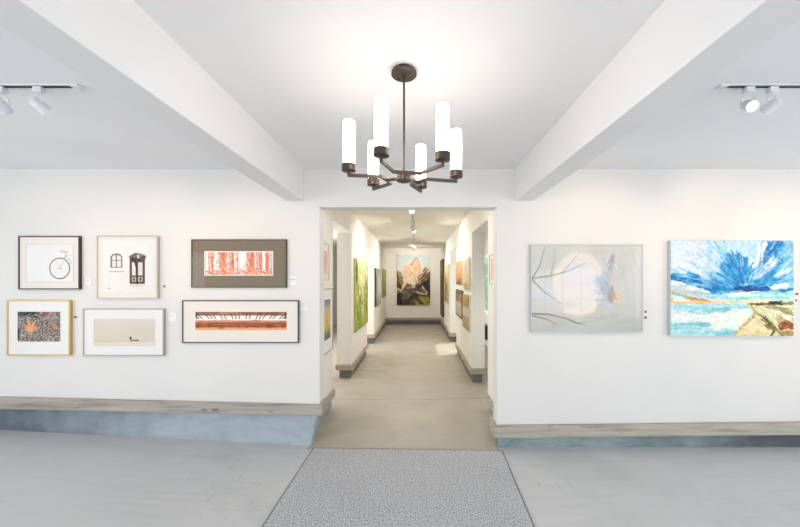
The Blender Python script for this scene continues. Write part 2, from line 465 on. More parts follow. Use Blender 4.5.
    s.brush(q(430, 348), q(480, 378), .008, 14, .05, .011, [(212, 196, 110), (194, 178, 104), (226, 212, 150)], .65)
    s.line([q(442, 354), q(464, 378), q(486, 393)], .005, (140, 124, 60), .7, .9)
    s.line([q(548, 450), q(526, 424), q(500, 402), q(470, 384)], .014, (66, 62, 32), .9, .9, True)
    s.line([q(546, 446), q(548, 462), q(530, 490)], .011, (66, 62, 34), .9, .9)
    s.brush(q(490, 395), q(556, 462), .010, 14, .05, .012, [(98, 92, 48), (150, 138, 80), (72, 70, 38)], .65)
    s.brush(q(510, 432), q(548, 444), .012, 10, .05, .012, [(150, 130, 60), (110, 96, 46)], .7)
    s.line([q(550, 452), q(572, 470), q(590, 488)], .014, (120, 114, 62), .7, .9)
    s.brush(q(575, 446), q(626, 436), .022, 26, .05, .020, [(150, 84, 44), (120, 62, 40), (182, 120, 70)], .7)
    s.brush(q(585, 470), q(632, 478), .012, 20, .06, .014, [(150, 140, 84), (190, 156, 90), (130, 116, 60)], .6)
    s.brush(q(435, 340), q(632, 338), .004, 30, .06, .012, [(76, 72, 46), (116, 98, 66)], .8)
    s.brush(q(527, 333), q(578, 332), .006, 12, .03, .016, [(40, 52, 38), (58, 74, 54), (30, 36, 30)], .9)
    s.brush(q(590, 334), q(634, 334), .006, 14, .05, .014, [(116, 126, 84), (156, 156, 110)], .8)
    s.warp(.006, 40).grain(20, 50, 66)
    s.a = 128 + (s.a - 128) * 1.14 - 2
    return s

def art_moon():
    q = lambda x, y: ((x - 50) / 512, (y - 70) / 396)
    s = Art(170, 134, (202, 202, 194))
    s.grad([(0, (204, 205, 199)), (.5, (208, 209, 205)), (1, (196, 197, 189))])
    s.grain(9, 5, 4, 21)
    s.brush(q(460, 100), q(540, 420), .16, 40, .22, .03, [(210, 211, 205), (200, 202, 198), (212, 206, 198)], .3)
    s.ell(*q(268, 250), .235, .365, (240, 226, 208), .95, .12)
    s.ell(*q(272, 250), .200, .320, (226, 221, 220), .95, .5)
    s.ell(*q(268, 200), .15, .2, (222, 220, 226), .6, .8, 0, .4, 5)
    s.ell(*q(250, 290), .13, .16, (232, 224, 216), .6, .8, 0, .4, 6)
    s.ell(*q(120, 300), .12, .12, (210, 216, 224), .5, .9)
    tw = (128, 122, 112)
    s.line([q(52, 222), q(85, 170), q(112, 75)], .010, tw, .85, .9, True)
    s.line([q(52, 222), q(140, 210), q(215, 190), q(300, 150)], .010, tw, .75, .9, True)
    s.line([q(140, 205), q(150, 150), q(165, 80)], .006, tw, .6, .9, True)
    s.line([q(190, 198), q(250, 130), q(290, 88)], .006, tw, .5, .9, True)
    s.line([q(52, 228), q(110, 285), q(190, 340)], .010, tw, .7, .9, True)
    s.line([q(54, 384), q(130, 388), q(220, 410), q(300, 440)], .009, (126, 104, 84), .85, .9, True)
    s.line([q(54, 394), q(120, 410), q(175, 440)], .008, (126, 104, 84), .8, .9, True)
    s.line([q(200, 402), q(260, 430), q(315, 420)], .006, (126, 104, 84), .8, .9, True)
    s.ell(*q(160, 345), .2, .05, (206, 205, 192), .5, .8)
    # winged pale figure lying sideways
    s.ell(*q(392, 240), .055, .16, (186, 194, 208), .85, .5, .15, .4, 9)
    s.brush(q(400, 125), q(432, 200), .03, 30, .07, .014, [(196, 200, 206), (180, 184, 190), (160, 162, 166), (220, 222, 224)], .6)
    s.ell(*q(425, 235), .03, .05, (216, 196, 178), .7, .6)
    s.brush(q(360, 215), q(410, 290), .03, 30, .07, .016, [(178, 190, 208), (200, 206, 216), (168, 180, 198)], .6)
    s.brush(q(418, 260), q(414, 330), .01, 16, .05, .014, [(156, 162, 172), (178, 184, 194)], .7)
    s.ell(*q(446, 304), .052, .075, (226, 204, 182), .9, .5)
    s.ell(*q(424, 300), .02, .07, (184, 150, 120), .6, .7)
    s.ell(*q(432, 300), .022, .05, (196, 160, 128), .5, .8)
    s.ell(*q(456, 296), .007, .010, (176, 146, 122), .5, .9)
    s.ell(*q(448, 318), .009, .010, (196, 150, 130), .5, .9)
    s.line([q(350, 322), q(400, 318)], .014, (172, 184, 196), .6, .9)
    s.line([q(375, 345), q(358, 370), q(350, 390)], .016, (220, 194, 160), .8, .9)
    s.brush(q(360, 340), q(400, 352), .012, 12, .06, .012, [(196, 206, 216)], .6)
    s.brush(q(330, 430), q(540, 400), .04, 22, .2, .02, [(202, 196, 188), (192, 194, 188)], .3)
    s.grain(4, 30, 40, 31)
    return s

def art_birches():
    s = Art(150, 56, (240, 168, 140))
    s.bw = .6; s.bn = 2; s.bl = .7
    s.a += (vnoise(56, 150, 24, 60, 3)[..., None] - .5) * np.array([90, 200, 210])
    TR = []
    for x, w, c in ((.03, .020, 236), (.085, .010, 210), (.15, .035, 236), (.20, .012, 226), (.335, .016, 226), (.36, .008, 190), (.46, .020, 236),
                    (.50, .012, 220), (.56, .045, 238), (.60, .022, 230), (.76, .014, 236), (.80, .008, 200), (.875, .030, 240), (.96, .018, 214)):
        n = .02 * random.uniform(-1, 1)
        TR.append((x, n, w, c))
    for x, w in ((.10, .02), (.25, .05), (.29, .03), (.42, .02), (.66, .03), (.71, .035), (.82, .02), (.92, .02)):
        s.brush((x, .05), (x, .75), w, 20, .10, .03, [(216, 96, 66), (230, 130, 96), (206, 110, 84)], .55)
    for x, n, w, c in TR: s.line([(x + n, 0), (x, .9)], w * 2.2, (min(248, c + 10), c + 6, c + 4), .95, .4)
    for _ in range(90):
        x, y = random.random(), random.random()
        s.line([(x, y), (x + random.uniform(-.008, .008), y + random.uniform(.02, .08))], .014, random.choice([(96, 60, 52), (120, 96, 90), (206, 80, 50), (150, 150, 150)]), .6, .8)
    s.warp(.03, 30)
    s.brush((0, .88), (1, .88), .07, 90, .05, .03, [(240, 160, 120), (246, 190, 160), (214, 120, 84), (150, 120, 90)], .6)
    return s

def art_piano():
    s = Art(190, 38, (190, 120, 84), 4.95)
    s.rect(0, 1, 0, .22, (150, 100, 72))
    s.brush((0, .1), (1, .1), .05, 60, .05, .05, [(96, 60, 44), (196, 150, 116), (130, 88, 64)], .5)
    s.rect(0, 1, .2, .42, (246, 240, 234))
    for i in range(26):            # black keys leaning away from the middle
        if i % 7 in (2, 6): continue
        x = (i + .5) / 26; k = (x - .5) * .05
        s.line([(x + k * 1.9, .10), (x - k * .9, .37)], .026, (84, 60, 52), .8, .8)
    s.rect(0, 1, .40, .47, (250, 246, 240))
    s.rect(0, 1, .47, .60, (206, 130, 96))
    s.rect(0, 1, .60, .67, (86, 44, 30))
    s.rect(0, 1, .67, .70, (214, 140, 96))
    s.rect(0, 1, .70, .86, (168, 92, 58))
    s.rect(0, 1, .86, 1, (236, 168, 120))
    s.brush((0, .78), (1, .78), .05, 60, .05, .05, [(96, 56, 40), (196, 112, 70), (140, 76, 50)], .5)
    s.brush((0, .52), (1, .54), .04, 40, .05, .05, [(190, 110, 80), (226, 150, 116)], .5)
    s.rect(.005, .025, 0, .4, (60, 44, 40), .6); s.rect(.975, 1, 0, .4, (60, 48, 44), .6)
    return s

def art_leaf():
    s = Art(118, 82, (140, 128, 120))
    n = np.random.default_rng(4).random((82, 118)); n2 = vnoise(82, 118, 34, 50, 6, 2)
    s.a += ((n2 - .5) * 210 + (n - .5) * 60 - 6)[..., None]
    s.a[..., 1] -= 2; s.a[..., 2] -= 2; s.warp(.02, 30)
    s.brush((0, .06), (.45, .06), .05, 40, .06, .03, [(36, 40, 36), (60, 90, 70), (50, 50, 46)], .8)
    s.brush((.6, .05), (.72, .05), .02, 8, .05, .03, [(150, 60, 60), (170, 80, 70)], .8)
    s.brush((0, .5), (.02, .95), .02, 14, .06, .03, [(40, 40, 40)], .6)
    q = lambda x, y: ((x - 122) / 352, (y - 130) / 246)
    lf = []; cu, cv = q(226, 268)
    lobes = [(-102, 1.0), (-52, .96), (-150, .74), (-4, .72), (48, .46), (132, .46)]
    for ang, r in sorted(lobes):
        for da, k in ((-21, .36), (-12, .66), (-9, .60), (-4, .86), (0, 1.0), (4, .86), (9, .60), (12, .66), (21, .36)):
            t = math.radians(ang + da); rr = .36 * r * k if abs(da) < 21 else .36 * .34
            lf.append((cu + rr * math.cos(t) / s.asp, cv + rr * math.sin(t)))
    s.poly(lf, (234, 152, 104), 1)
    for a, b in ((q(222, 290), q(206, 205)), (q(222, 290), q(258, 220)), (q(222, 290), q(178, 276)), (q(222, 290), q(280, 280))):
        s.line([a, b], .012, (246, 178, 130), .8, .9)
    s.ell(*q(415, 240), .09, .09, (182, 140, 92), .6, .7, 0, .8, 9)
    return s

def art_doorway():
    q = lambda x, y: ((x - 75) / 395, (y - 62) / 395)
    s = Art(130, 130, (236, 233, 229), 1)
    s.grad([(0, (236, 234, 230)), (1, (238, 232, 226))]); s.grain(4, 8, 8)
    dk = (92, 78, 68)
    s.poly([q(136, 268), q(136, 184), q(150, 168), q(178, 160), q(206, 166), q(224, 184), q(224, 268)], (122, 104, 90))
    s.poly([q(146, 262), q(146, 188), q(160, 176), q(178, 171), q(200, 176), q(214, 188), q(214, 262)], (234, 230, 226))
    s.rect(q(176, 0)[0], q(184, 0)[0], q(0, 170)[1], q(0, 266)[1], (130, 112, 98)); s.rect(q(140, 0)[0], q(220, 0)[0], q(0, 212)[1], q(0, 218)[1], (150, 132, 118))
    s.line([q(126, 298), q(236, 298)], .008, (170, 160, 150), .9)
    s.poly([q(278, 392), q(278, 180), q(300, 168), q(336, 160), q(374, 166), q(394, 178), q(394, 392)], dk)
    s.brush(q(285, 180), q(385, 195), .03, 24, .06, .02, [(120, 110, 104), (60, 50, 44), (150, 146, 142)], .6)
    s.rect(q(296, 0)[0], q(324, 0)[0], q(0, 228)[1], q(0, 328)[1], (230, 224, 218)); s.rect(q(344, 0)[0], q(376, 0)[0], q(0, 228)[1], q(0, 328)[1], (226, 216, 208))
    s.rect(q(338, 0)[0], q(352, 0)[0], q(0, 172)[1], q(0, 198)[1], (216, 210, 204))
    for x in (296, 344):
        s.rect(q(x, 0)[0], q(x + 32, 0)[0], q(0, 338)[1], q(0, 374)[1], (196, 178, 164)); s.rect(q(x + 10, 0)[0], q(x + 22, 0)[0], q(0, 346)[1], q(0, 366)[1], (52, 40, 36))
    s.line([q(332, 230), q(336, 390)], .012, (44, 34, 30), .9)
    s.line([q(300, 200), q(318, 215), q(328, 260)], .016, (40, 32, 28), .8)
    s.line([q(282, 404), q(390, 404)], .012, (206, 196, 188), .8)
    s.rect(q(112, 0)[0], q(130, 0)[0], q(0, 422)[1], q(0, 427)[1], (130, 124, 118), .8)
    s.line([q(280, 430), q(440, 428)], .003, (216, 208, 202), .7)
    s.line([q(120, 360), q(120, 420)], .003, (220, 212, 206), .7)
    return s

def art_wheel():
    q = lambda x, y: ((x - 92) / 408, (y - 100) / 328)
    s = Art(160, 128, (236, 234, 232), 408 / 328)
    s.grain(2, 6, 6)
    for a, b in ((q(92, 100), q(500, 100)), (q(92, 428), q(500, 428)), (q(94, 100), q(94, 428)), (q(498, 100), q(498, 428))):
        s.line([a, b], .013, (222, 198, 186), .9)
    c = [q(382 + 85 * math.cos(t), 309 + 88 * math.sin(t)) for t in np.linspace(0, 2 * PI, 40)]
    s.line(c, .011, (66, 58, 54), .95, .8)
    c = [q(382 + 80 * math.cos(t), 307 + 84 * math.sin(t)) for t in np.linspace(-.8, 1.6, 20)]
    s.line(c, .006, (150, 140, 134), .6, .8)
    s.ell(*q(382, 309), .018, .024, (140, 132, 128), .9, .6)
    for t in np.linspace(0, 2 * PI, 14)[:-1]:
        s.line([q(382, 309), q(382 + 80 * math.cos(t), 309 + 82 * math.sin(t))], .003, (208, 202, 200), .45)
    s.line([q(382, 300), q(410, 262)], .008, (160, 154, 150), .6)
    s.line([q(384, 160), q(400, 172), q(430, 165), q(458, 176)], .009, (150, 144, 142), .7)
    s.line([q(392, 150), q(440, 170)], .008, (166, 162, 160), .6)
    s.line([q(432, 175), q(434, 205), q(420, 225)], .009, (140, 132, 128), .7)
    s.line([q(425, 205), q(455, 222), q(484, 270)], .009, (166, 160, 156), .7)
    s.line([q(440, 200), q(480, 200)], .008, (180, 174, 170), .6)
    return s

def art_mist():
    q = lambda x, y: ((x - 130) / 535, (y - 130) / 238)
    s = Art(150, 68, (220, 210, 196), 535 / 238)
    s.grad([(0, (222, 213, 202)), (.45, (218, 207, 192)), (.8, (216, 206, 188)), (.86, (226, 217, 196)), (1, (226, 216, 202))])
    s.grain(3, 4, 5)
    s.ell(*q(230, 322), .18, .05, (222, 208, 166), .7, .9)
    s.line([q(150, 325), q(440, 326), q(600, 324)], .010, (188, 178, 162), .7)
    s.ell(*q(453, 298), .017, .055, (40, 34, 30), .95, .5); s.line([q(454, 300), q(456, 324)], .02, (48, 42, 38), .95)
    for x in (474, 484, 496, 508, 516):
        s.ell(*q(x, 317), .012, .022, (46, 40, 36), .95, .6)
    return s

def art_mountain():
    q = lambda x, y: ((x - 42) / 298, (y - 42) / 440)
    s = Art(84, 122, (214, 224, 222), 298 / 440); s.bw = .7; s.bn = 1.8; s.bl = .7
    s.grad([(0, (202, 218, 220)), (.25, (222, 226, 216)), (1, (214, 206, 186))])
    s.poly([q(42, 340), q(42, 185), q(90, 235), q(140, 300), q(250, 290), q(342, 180), q(342, 490), q(42, 490)], (86, 76, 62), 1, .05)
    s.poly([q(86, 330), q(98, 220), q(104, 150), q(130, 140), q(165, 144), q(180, 100), q(215, 66), q(250, 90), q(268, 120), q(270, 230), q(240, 290), q(205, 320), q(180, 335), q(172, 270), q(130, 290), q(100, 350)], (244, 222, 194), 1, .03)
    s.poly([q(160, 130), q(215, 66), q(262, 110), q(266, 190), q(230, 215), q(190, 160)], (238, 204, 168), .8, .03)
    s.line([q(215, 70), q(165, 135)], .010, (150, 110, 84), .8); s.line([q(225, 80), q(245, 160), q(240, 260)], .010, (206, 160, 122), .8)
    s.line([q(175, 110), q(200, 190), q(190, 260)], .010, (206, 160, 122), .7)
    s.brush(q(110, 170), q(160, 230), .07, 26, .1, .02, [(246, 220, 186), (226, 184, 146), (240, 206, 170)], .6)
    s.brush(q(180, 180), q(240, 300), .06, 26, .12, .016, [(246, 220, 190), (232, 192, 150), (200, 160, 120)], .6)
    s.brush(q(60, 200), q(90, 290), .03, 24, .10, .02, [(150, 140, 90), (110, 104, 70), (186, 170, 120)], .7)
    s.brush(q(320, 190), q(250, 280), .05, 34, .12, .02, [(170, 134, 100), (120, 94, 70), (210, 180, 140), (90, 70, 54)], .7)
    s.brush(q(60, 470), q(330, 260), .06, 50, .22, .018, [(50, 44, 38), (34, 30, 28), (96, 84, 72)], .8)
    s.brush(q(60, 430), q(200, 330), .05, 36, .2, .014, [(128, 118, 104), (70, 62, 54), (160, 148, 126), (44, 40, 36)], .75)
    s.brush(q(130, 460), q(330, 300), .04, 26, .2, .012, [(140, 126, 106), (40, 36, 32)], .7)
    s.brush(q(300, 280), q(330, 400), .03, 30, .10, .03, [(30, 26, 24), (50, 42, 36)], .85)
    s.line([q(50, 340), q(80, 360), q(100, 330), q(130, 290)], .020, (222, 190, 146), .9)
    s.line([q(200, 325), q(190, 310), q(180, 330)], .016, (226, 196, 156), .9)
    s.line([q(220, 370), q(270, 380), q(310, 384)], .016, (214, 196, 160), .9); s.line([q(270, 320), q(310, 370)], .016, (224, 204, 172), .9)
    s.line([q(42, 300), q(80, 320)], .02, (44, 38, 34), .8)
    s.brush(q(60, 400), q(60, 480), .05, 24, .1, .03, [(36, 32, 30), (58, 50, 44)], .8)
    s.brush(q(220, 455), q(330, 440), .05, 60, .08, .022, [(170, 150, 72), (142, 128, 60), (196, 176, 96), (104, 96, 50)], .75)
    s.brush(q(220, 420), q(260, 470), .02, 12, .1, .014, [(60, 52, 40)], .7)
    s.warp(.009, 22).grain(16, 34, 26)
    return s

def art_meadow():                # green birch wood, tall left hall painting
    s = Art(72, 84, (176, 196, 92))
    s.grad([(0, (214, 222, 160)), (.35, (186, 204, 96)), (1, (128, 150, 40))])
    s.brush((.5, .1), (.5, .4), .3, 60, .12, .03, [(226, 230, 190), (190, 210, 100), (206, 220, 150), (160, 186, 70)], .6)
    for x in (.08, .2, .33, .72, .86, .95):
        s.brush((x, .35), (x + .02, 1), .02, 26, .22, .016, [(110, 136, 30), (150, 176, 50), (196, 200, 60), (84, 110, 30)], .65)
    s.poly([(.42, .02), (.6, 0), (.66, .4), (.6, .95), (.5, .9), (.42, .5)], (232, 206, 176), .85, .06)
    for x in (.46, .52, .58):
        s.line([(x, .05), (x + .02, .6), (x, .96)], .02, (216, 184, 150), .7)
    s.brush((.5, .1), (.56, .9), .05, 30, .14, .016, [(240, 222, 200), (206, 170, 130), (226, 196, 160)], .6)
    s.brush((.06, .05), (.1, .3), .02, 14, .08, .03, [(50, 66, 20), (70, 90, 30)], .85)
    s.brush((.3, .12), (.9, .2), .14, 60, .05, .03, [(240, 240, 222), (226, 232, 180), (214, 222, 150)], .7)
    s.brush((.5, .05), (.56, .9), .03, 40, .05, .012, [(250, 236, 220), (190, 150, 116), (236, 214, 186)], .7)
    s.brush((.1, .6), (.95, .75), .25, 60, .10, .014, [(206, 204, 60), (96, 120, 24), (170, 180, 50), (226, 216, 110)], .6)
    s.warp(.02, 12).grain(18, 24, 24)
    return s

def art_simple(w, h, stops, strokes, seed=1, grain=8):
    s = Art(w, h, (200, 200, 200)); s.grad(stops); s.r = random.Random(seed)
    for k in strokes: s.brush(*k)
    return s.grain(grain, 12, 12, seed)

# ------------------------------------------------------------------ SETTING
XL, XR = -0.985, 0.82          # hall wall planes
DL, DR = -0.865, 0.726         # doorway jambs
T = .15                        # far wall thickness
B0 = WALL + T
HEND = 11.5
ROOMX0, ROOMX1, BACK = -5.2, 5.4, -3.2
HC = 2.545                     # hall ceiling
def gz(Y): return .04 * max(0.0, (Y - 5.3) / 6.2)        # hall floor creeps up
def tz(Y): return .215 + .05 * max(0.0, (Y - 5.3) / 6.2)  # top of hall skirting boards
def lz(x): return .052 * max(0.0, -.97 - x)               # gallery floor rises to the left

m = MB()
y0, y1 = BACK - .2, WALL - .03
yd = WALL - .03
for xa, xb, y1 in ((ROOMX0 - .1, -.97, B0), (-.97, .74, yd), (.74, ROOMX1 + .1, B0)):
    m.hexa([(xa, y0, lz(xa) - .12), (xb, y0, lz(xb) - .12), (xb, y1, lz(xb) - .12), (xa, y1, lz(xa) - .12),
            (xa, y0, lz(xa)), (xb, y0, lz(xb)), (xb, y1, lz(xb)), (xa, y1, lz(xa))])
struct('floor', m, M_floor)
m = MB()
for ya, yb in ((yd, 5.3), (5.3, HEND + .1)):
    if ya == yd:
        m.box(-.97, .74, yd, B0, -.12, 0); ya = B0
    m.hexa([(-2.7, ya, -.12), (1.7, ya, -.12), (1.7, yb, -.12), (-2.7, yb, -.12),
            (-2.7, ya, gz(ya)), (1.7, ya, gz(ya)), (1.7, yb, gz(yb)), (-2.7, yb, gz(yb))])
struct('floor.001', m, M_hallfloor)

struct('ceiling', MB().box(ROOMX0 - .1, ROOMX1 + .1, BACK - .1, B0, 2.5, 2.62), M_ceil)
struct('ceiling.001', MB().box(-2.7, 1.7, B0, HEND + .1, HC, 2.67), M_hall)

for x0, x1 in ((-1.160, -1.004), (.887, 1.044)):
    struct('ceiling_beam', MB().box(x0, x1, BACK, WALL, 2.213, 2.505), M_beam, .003)

# far wall of the gallery with the wide doorway
m = MB()
m.hexa([(ROOMX0, WALL, .42), (DL, WALL, .32), (DL, B0, .32), (ROOMX0, B0, .42), (ROOMX0, WALL, 2.5), (DL, WALL, 2.5), (DL, B0, 2.5), (ROOMX0, B0, 2.5)])
m.box(DR, ROOMX1, WALL, B0, .16, 2.5)
m.box(DL, DR, WALL, B0, 2.157, 2.5)
struct('wall_front', m, M_wall)

# weathered boards along the foot of that wall, wrapping into the doorway
tk = .028
def board(name, pts, z0s, z1s, th, mt, inward):
    pass
m = MB()
zt = lambda x: .394 + (DL - x) * .0245
zb = lambda x: .299 + (DL - x) * .0206
xa = ROOMX0
m.hexa([(xa, WALL - tk, zb(xa)), (DL + tk, WALL - tk, zb(DL)), (DL + tk, WALL, zb(DL)), (xa, WALL, zb(xa)),
        (xa, WALL - tk, zt(xa)), (DL + tk, WALL - tk, zt(DL)), (DL + tk, WALL, zt(DL)), (xa, WALL, zt(xa))])
m.box(DL, DL + tk, WALL + .0005, B0 + .02, .299, .394)
struct('trim_1', m, M_woodl, .003)
m = MB()
zt = lambda x: .209 + (x - DR) * .0115
zb = lambda x: .098 + (x - DR) * .011
xb = ROOMX1
m.hexa([(DR - tk, WALL - tk, zb(DR)), (xb, WALL - tk, zb(xb)), (xb, WALL, zb(xb)), (DR - tk, WALL, zb(DR)),
        (DR - tk, WALL - tk, zt(DR)), (xb, WALL - tk, zt(xb)), (xb, WALL, zt(xb)), (DR - tk, WALL, zt(DR))])
m.box(DR - tk, DR, WALL + .0005, B0 + .03, .098, .209)
struct('trim_2', m, M_woodr, .003)

# painted concrete curb under the boards
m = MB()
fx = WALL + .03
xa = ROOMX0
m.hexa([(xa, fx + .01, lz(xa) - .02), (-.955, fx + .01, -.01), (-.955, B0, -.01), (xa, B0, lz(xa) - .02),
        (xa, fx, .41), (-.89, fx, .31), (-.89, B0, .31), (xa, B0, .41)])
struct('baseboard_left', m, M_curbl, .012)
m = MB()
m.hexa([(.738, WALL + .012, -.02), (ROOMX1, WALL + .012, -.02), (ROOMX1, B0, -.02), (.738, B0, -.02),
        (.745, WALL + .02, .15), (ROOMX1, WALL + .02, .15), (ROOMX1, B0, .15), (.745, B0, .15)])
struct('baseboard_right', m, M_curbr, .008)

# the rest of the gallery (behind and beside the camera)
SW0, SW1, SZ0, SZ1 = -2.6, 1.6, .5, 2.2          # long unseen side windows, added to brighten ceiling, beams and floor
for nm, xa, xb in (('wall_left', ROOMX0 - .1, ROOMX0), ('wall_right', ROOMX1, ROOMX1 + .1)):
    struct(nm, MB().box(xa, xb, BACK, SW0, -.1, 2.5).box(xa, xb, SW1, B0, -.1, 2.5).box(xa, xb, SW0, SW1, -.1, SZ0).box(xa, xb, SW0, SW1, SZ1, 2.5), M_wall)
openings = [(-3.4, -1.7, .75, 2.1), (-1.2, 1.2, .06, 2.15), (3.0, 4.95, .55, 1.85)]
m = MB(); xs = ROOMX0
for a, b, z0, z1 in openings:
    m.box(xs, a, BACK - .15, BACK, -.1, 2.5); m.box(a, b, BACK - .15, BACK, z1, 2.5); m.box(a, b, BACK - .15, BACK, -.1, z0); xs = b
m.box(xs, ROOMX1, BACK - .15, BACK, -.1, 2.5)
struct('wall_back', m, M_wall)
M_sash = mat('white_sash', L(236, 236, 236), .4)
for i, (a, b, z0, z1) in enumerate(openings):
    m = MB(); ym = BACK - .09
    m.box(a, a + .05, ym, ym + .05, z0, z1); m.box(b - .05, b, ym, ym + .05, z0, z1)
    m.box(a, b, ym, ym + .05, z0, z0 + .05); m.box(a, b, ym, ym + .05, z1 - .05, z1)
    n = 4
    for k in range(1, n): m.box(a + (b - a) * k / n - .015, a + (b - a) * k / n + .015, ym, ym + .045, z0, z1)
    for k in (1, 2): m.box(a, b, ym, ym + .045, z0 + (z1 - z0) * k / 3 - .015, z0 + (z1 - z0) * k / 3 + .015)
    w = struct('door_1' if i == 1 else 'window_%d' % (i + 1), m, M_sash)
    p = MB().box(a + .03, b - .03, ym + .02, ym + .024, z0 + .03, z1 - .03).build('glass_pane', M_glass, w)

for i, xm in ((5, ROOMX0 - .07), (6, ROOMX1 + .03)):  # sashes and panes of the added side windows
    m = MB()
    m.box(xm, xm + .045, SW0, SW1, SZ0, SZ0 + .05); m.box(xm, xm + .045, SW0, SW1, SZ1 - .05, SZ1)
    for k in range(7): 
        yk = SW0 + .02 + (SW1 - SW0 - .04) * k / 6; m.box(xm, xm + .045, yk - .02, yk + .02, SZ0, SZ1)
    w = struct('window_%d' % i, m, M_sash)
    MB().box(xm + .02, xm + .024, SW0 + .03, SW1 - .03, SZ0 + .03, SZ1 - .03).build('glass_pane', M_glass, w)

# hall walls: piers and lintels of both sides, one run each
PL = [(B0, 4.15), (5.345, 7.05), (8.15, HEND)]
PR = [(B0, 4.0), (5.12, 7.1), (8.36, HEND)]
LZ_L, LZ_R = 2.222, 2.2
def hall_side(name, X0, sgn, th, piers, lz_):
    m = MB(); xo = X0 + sgn * th
    for a, b in piers:
        x0, x1 = sorted((X0, xo))
        m.hexa([(x0, a, tz(a) - .07), (x1, a, tz(a) - .07), (x1, b, tz(b) - .07), (x0, b, tz(b) - .07), (x0, a, HC), (x1, a, HC), (x1, b, HC), (x0, b, HC)])
    for (a, b), (c, d) in zip(piers, piers[1:]):
        m.box(X0, xo, b, c, lz_, HC)
    struct(name, m, M_hall)
hall_side('wall_hall_left', XL, -1, .22, PL, LZ_L)
hall_side('wall_hall_right', XR, 1, .185, PR, LZ_R)
struct('wall_end', MB().box(XL - .3, XR + .3, HEND, HEND + .1, 0, HC), M_hall)

def skirt(idx, X0, sgn, th, a, b, first):
    """weathered board round a pier plus the recessed block below it"""
    h = .085; o = .024; m = MB()
    xi = X0 - sgn * o; xo = X0 + sgn * (th + o)
    ya = a - (0 if first else o); yb = b + (0 if b >= HEND else o)
    def seg(x0, x1, y_0, y_1):
        x0, x1 = min(x0, x1), max(x0, x1)
        m.hexa([(x0, y_0, tz(a) - h), (x1, y_0, tz(a) - h), (x1, y_1, tz(b) - h), (x0, y_1, tz(b) - h),
                (x0, y_0, tz(a)), (x1, y_0, tz(a)), (x1, y_1, tz(b)), (x0, y_1, tz(b))])
    seg(xi, X0, ya, yb)
    struct('trim_%d' % idx, m, (M_woodl if sgn < 0 else M_woodr) if first else M_woodh, .003)
    if not first:
        m = MB().box(X0 - sgn * .0005, xo, ya, a - .0005, tz(a) - h, tz(a))
        struct('trim_%d' % (idx + 10), m, M_woodhx, .003)
    r = .03
    m = MB(); x0, x1 = sorted((X0 + sgn * .012, X0 + sgn * (th - r)))
    y_0, y_1 = (a if first else a + .02), (b if b >= HEND else b - .02)
    m.hexa([(x0, y_0, gz(a) - .02), (x1, y_0, gz(a) - .02), (x1, y_1, gz(b) - .02), (x0, y_1, gz(b) - .02),
            (x0, y_0, tz(a) - h + .015), (x1, y_0, tz(a) - h + .015), (x1, y_1, tz(b) - h + .015), (x0, y_1, tz(b) - h + .015)])
    struct('baseboard_hall_left' if sgn < 0 else 'baseboard_hall_right', m, M_curbd if first else M_curbh, .006)
for i, (a, b) in enumerate(PL): skirt(3 + i, XL, -1, .22, a, b, i == 0)
for i, (a, b) in enumerate(PR): skirt(6 + i, XR, 1, .185, a, b, i == 0)
struct('trim_9', MB().box(XL, XR, HEND - .024, HEND, tz(HEND) - .085, tz(HEND)), M_woodhx, .003)
struct('baseboard_end', MB().box(XL, XR, HEND - .006, HEND + .02, 0, tz(HEND) - .08), M_curbh)

# side aisles behind the piers
OX = 1.6
WIN = (6.55, 9.7, .72, 2.1)
m = MB()
NW = (3.7, 4.9, .72, 1.25)  # unseen low opening, added to light the right pier's end face
m.box(OX, OX + .1, B0, NW[0], 0, HC); m.box(OX, OX + .1, NW[1], WIN[0], 0, HC); m.box(OX, OX + .1, NW[0], NW[1], 0, NW[2]); m.box(OX, OX + .1, NW[0], NW[1], NW[3], HC); m.box(OX, OX + .1, WIN[1], HEND, 0, HC)
m.box(OX, OX + .1, WIN[0], WIN[1], 0, WIN[2]); m.box(OX, OX + .1, WIN[0], WIN[1], WIN[3], HC)
m.box(XR + .185, OX, HEND, HEND + .1, 0, HC)
struct('wall_aisle_right', m, M_wall)
m = MB()
a, b, z0, z1 = WIN
m.box(OX + .02, OX + .07, a, a + .05, z0, z1); m.box(OX + .02, OX + .07, b - .05, b, z0, z1)
m.box(OX + .02, OX + .07, a, b, z0, z0 + .05); m.box(OX + .02, OX + .07, a, b, z1 - .05, z1)
m.box(OX + .02, OX + .07, 6.85, 6.91, z0, z1)
w = struct('window_4', m, M_sash, .003)
MB().box(OX + .045, OX + .049, a + .03, b - .03, z0 + .03, z1 - .03).build('glass_pane', M_glass, w)
LW = (4.6, 8.6, .8, 2.1)  # unseen window opening, added to brighten the left aisle
m = MB(); m.box(-2.7, -2.6, B0, LW[0], 0, HC); m.box(-2.7, -2.6, LW[1], HEND, 0, HC); m.box(-2.7, -2.6, LW[0], LW[1], 0, LW[2]); m.box(-2.7, -2.6, LW[0], LW[1], LW[3], HC); m.box(-2.6, XL - .22, HEND, HEND + .1, 0, HC)
struct('wall_aisle_left', m, M_hall)

# a black convector low on the aisle wall under its window
hv = empty('wall_heater', 'small black heater low under the aisle window, seen past the right pier', 'heater', (OX, 7.9, .2))
MB().box(-.09, 0, -.28, .28, 0, .3).build('casing', mat('black_enamel', L(44, 44, 46), .4), hv, .01)
mm = MB()
for k in range(5): mm.box(-.097, -.09, -.24, .24, .05 + k * .045, .07 + k * .045)
mm.build('grille', M_dark, hv)

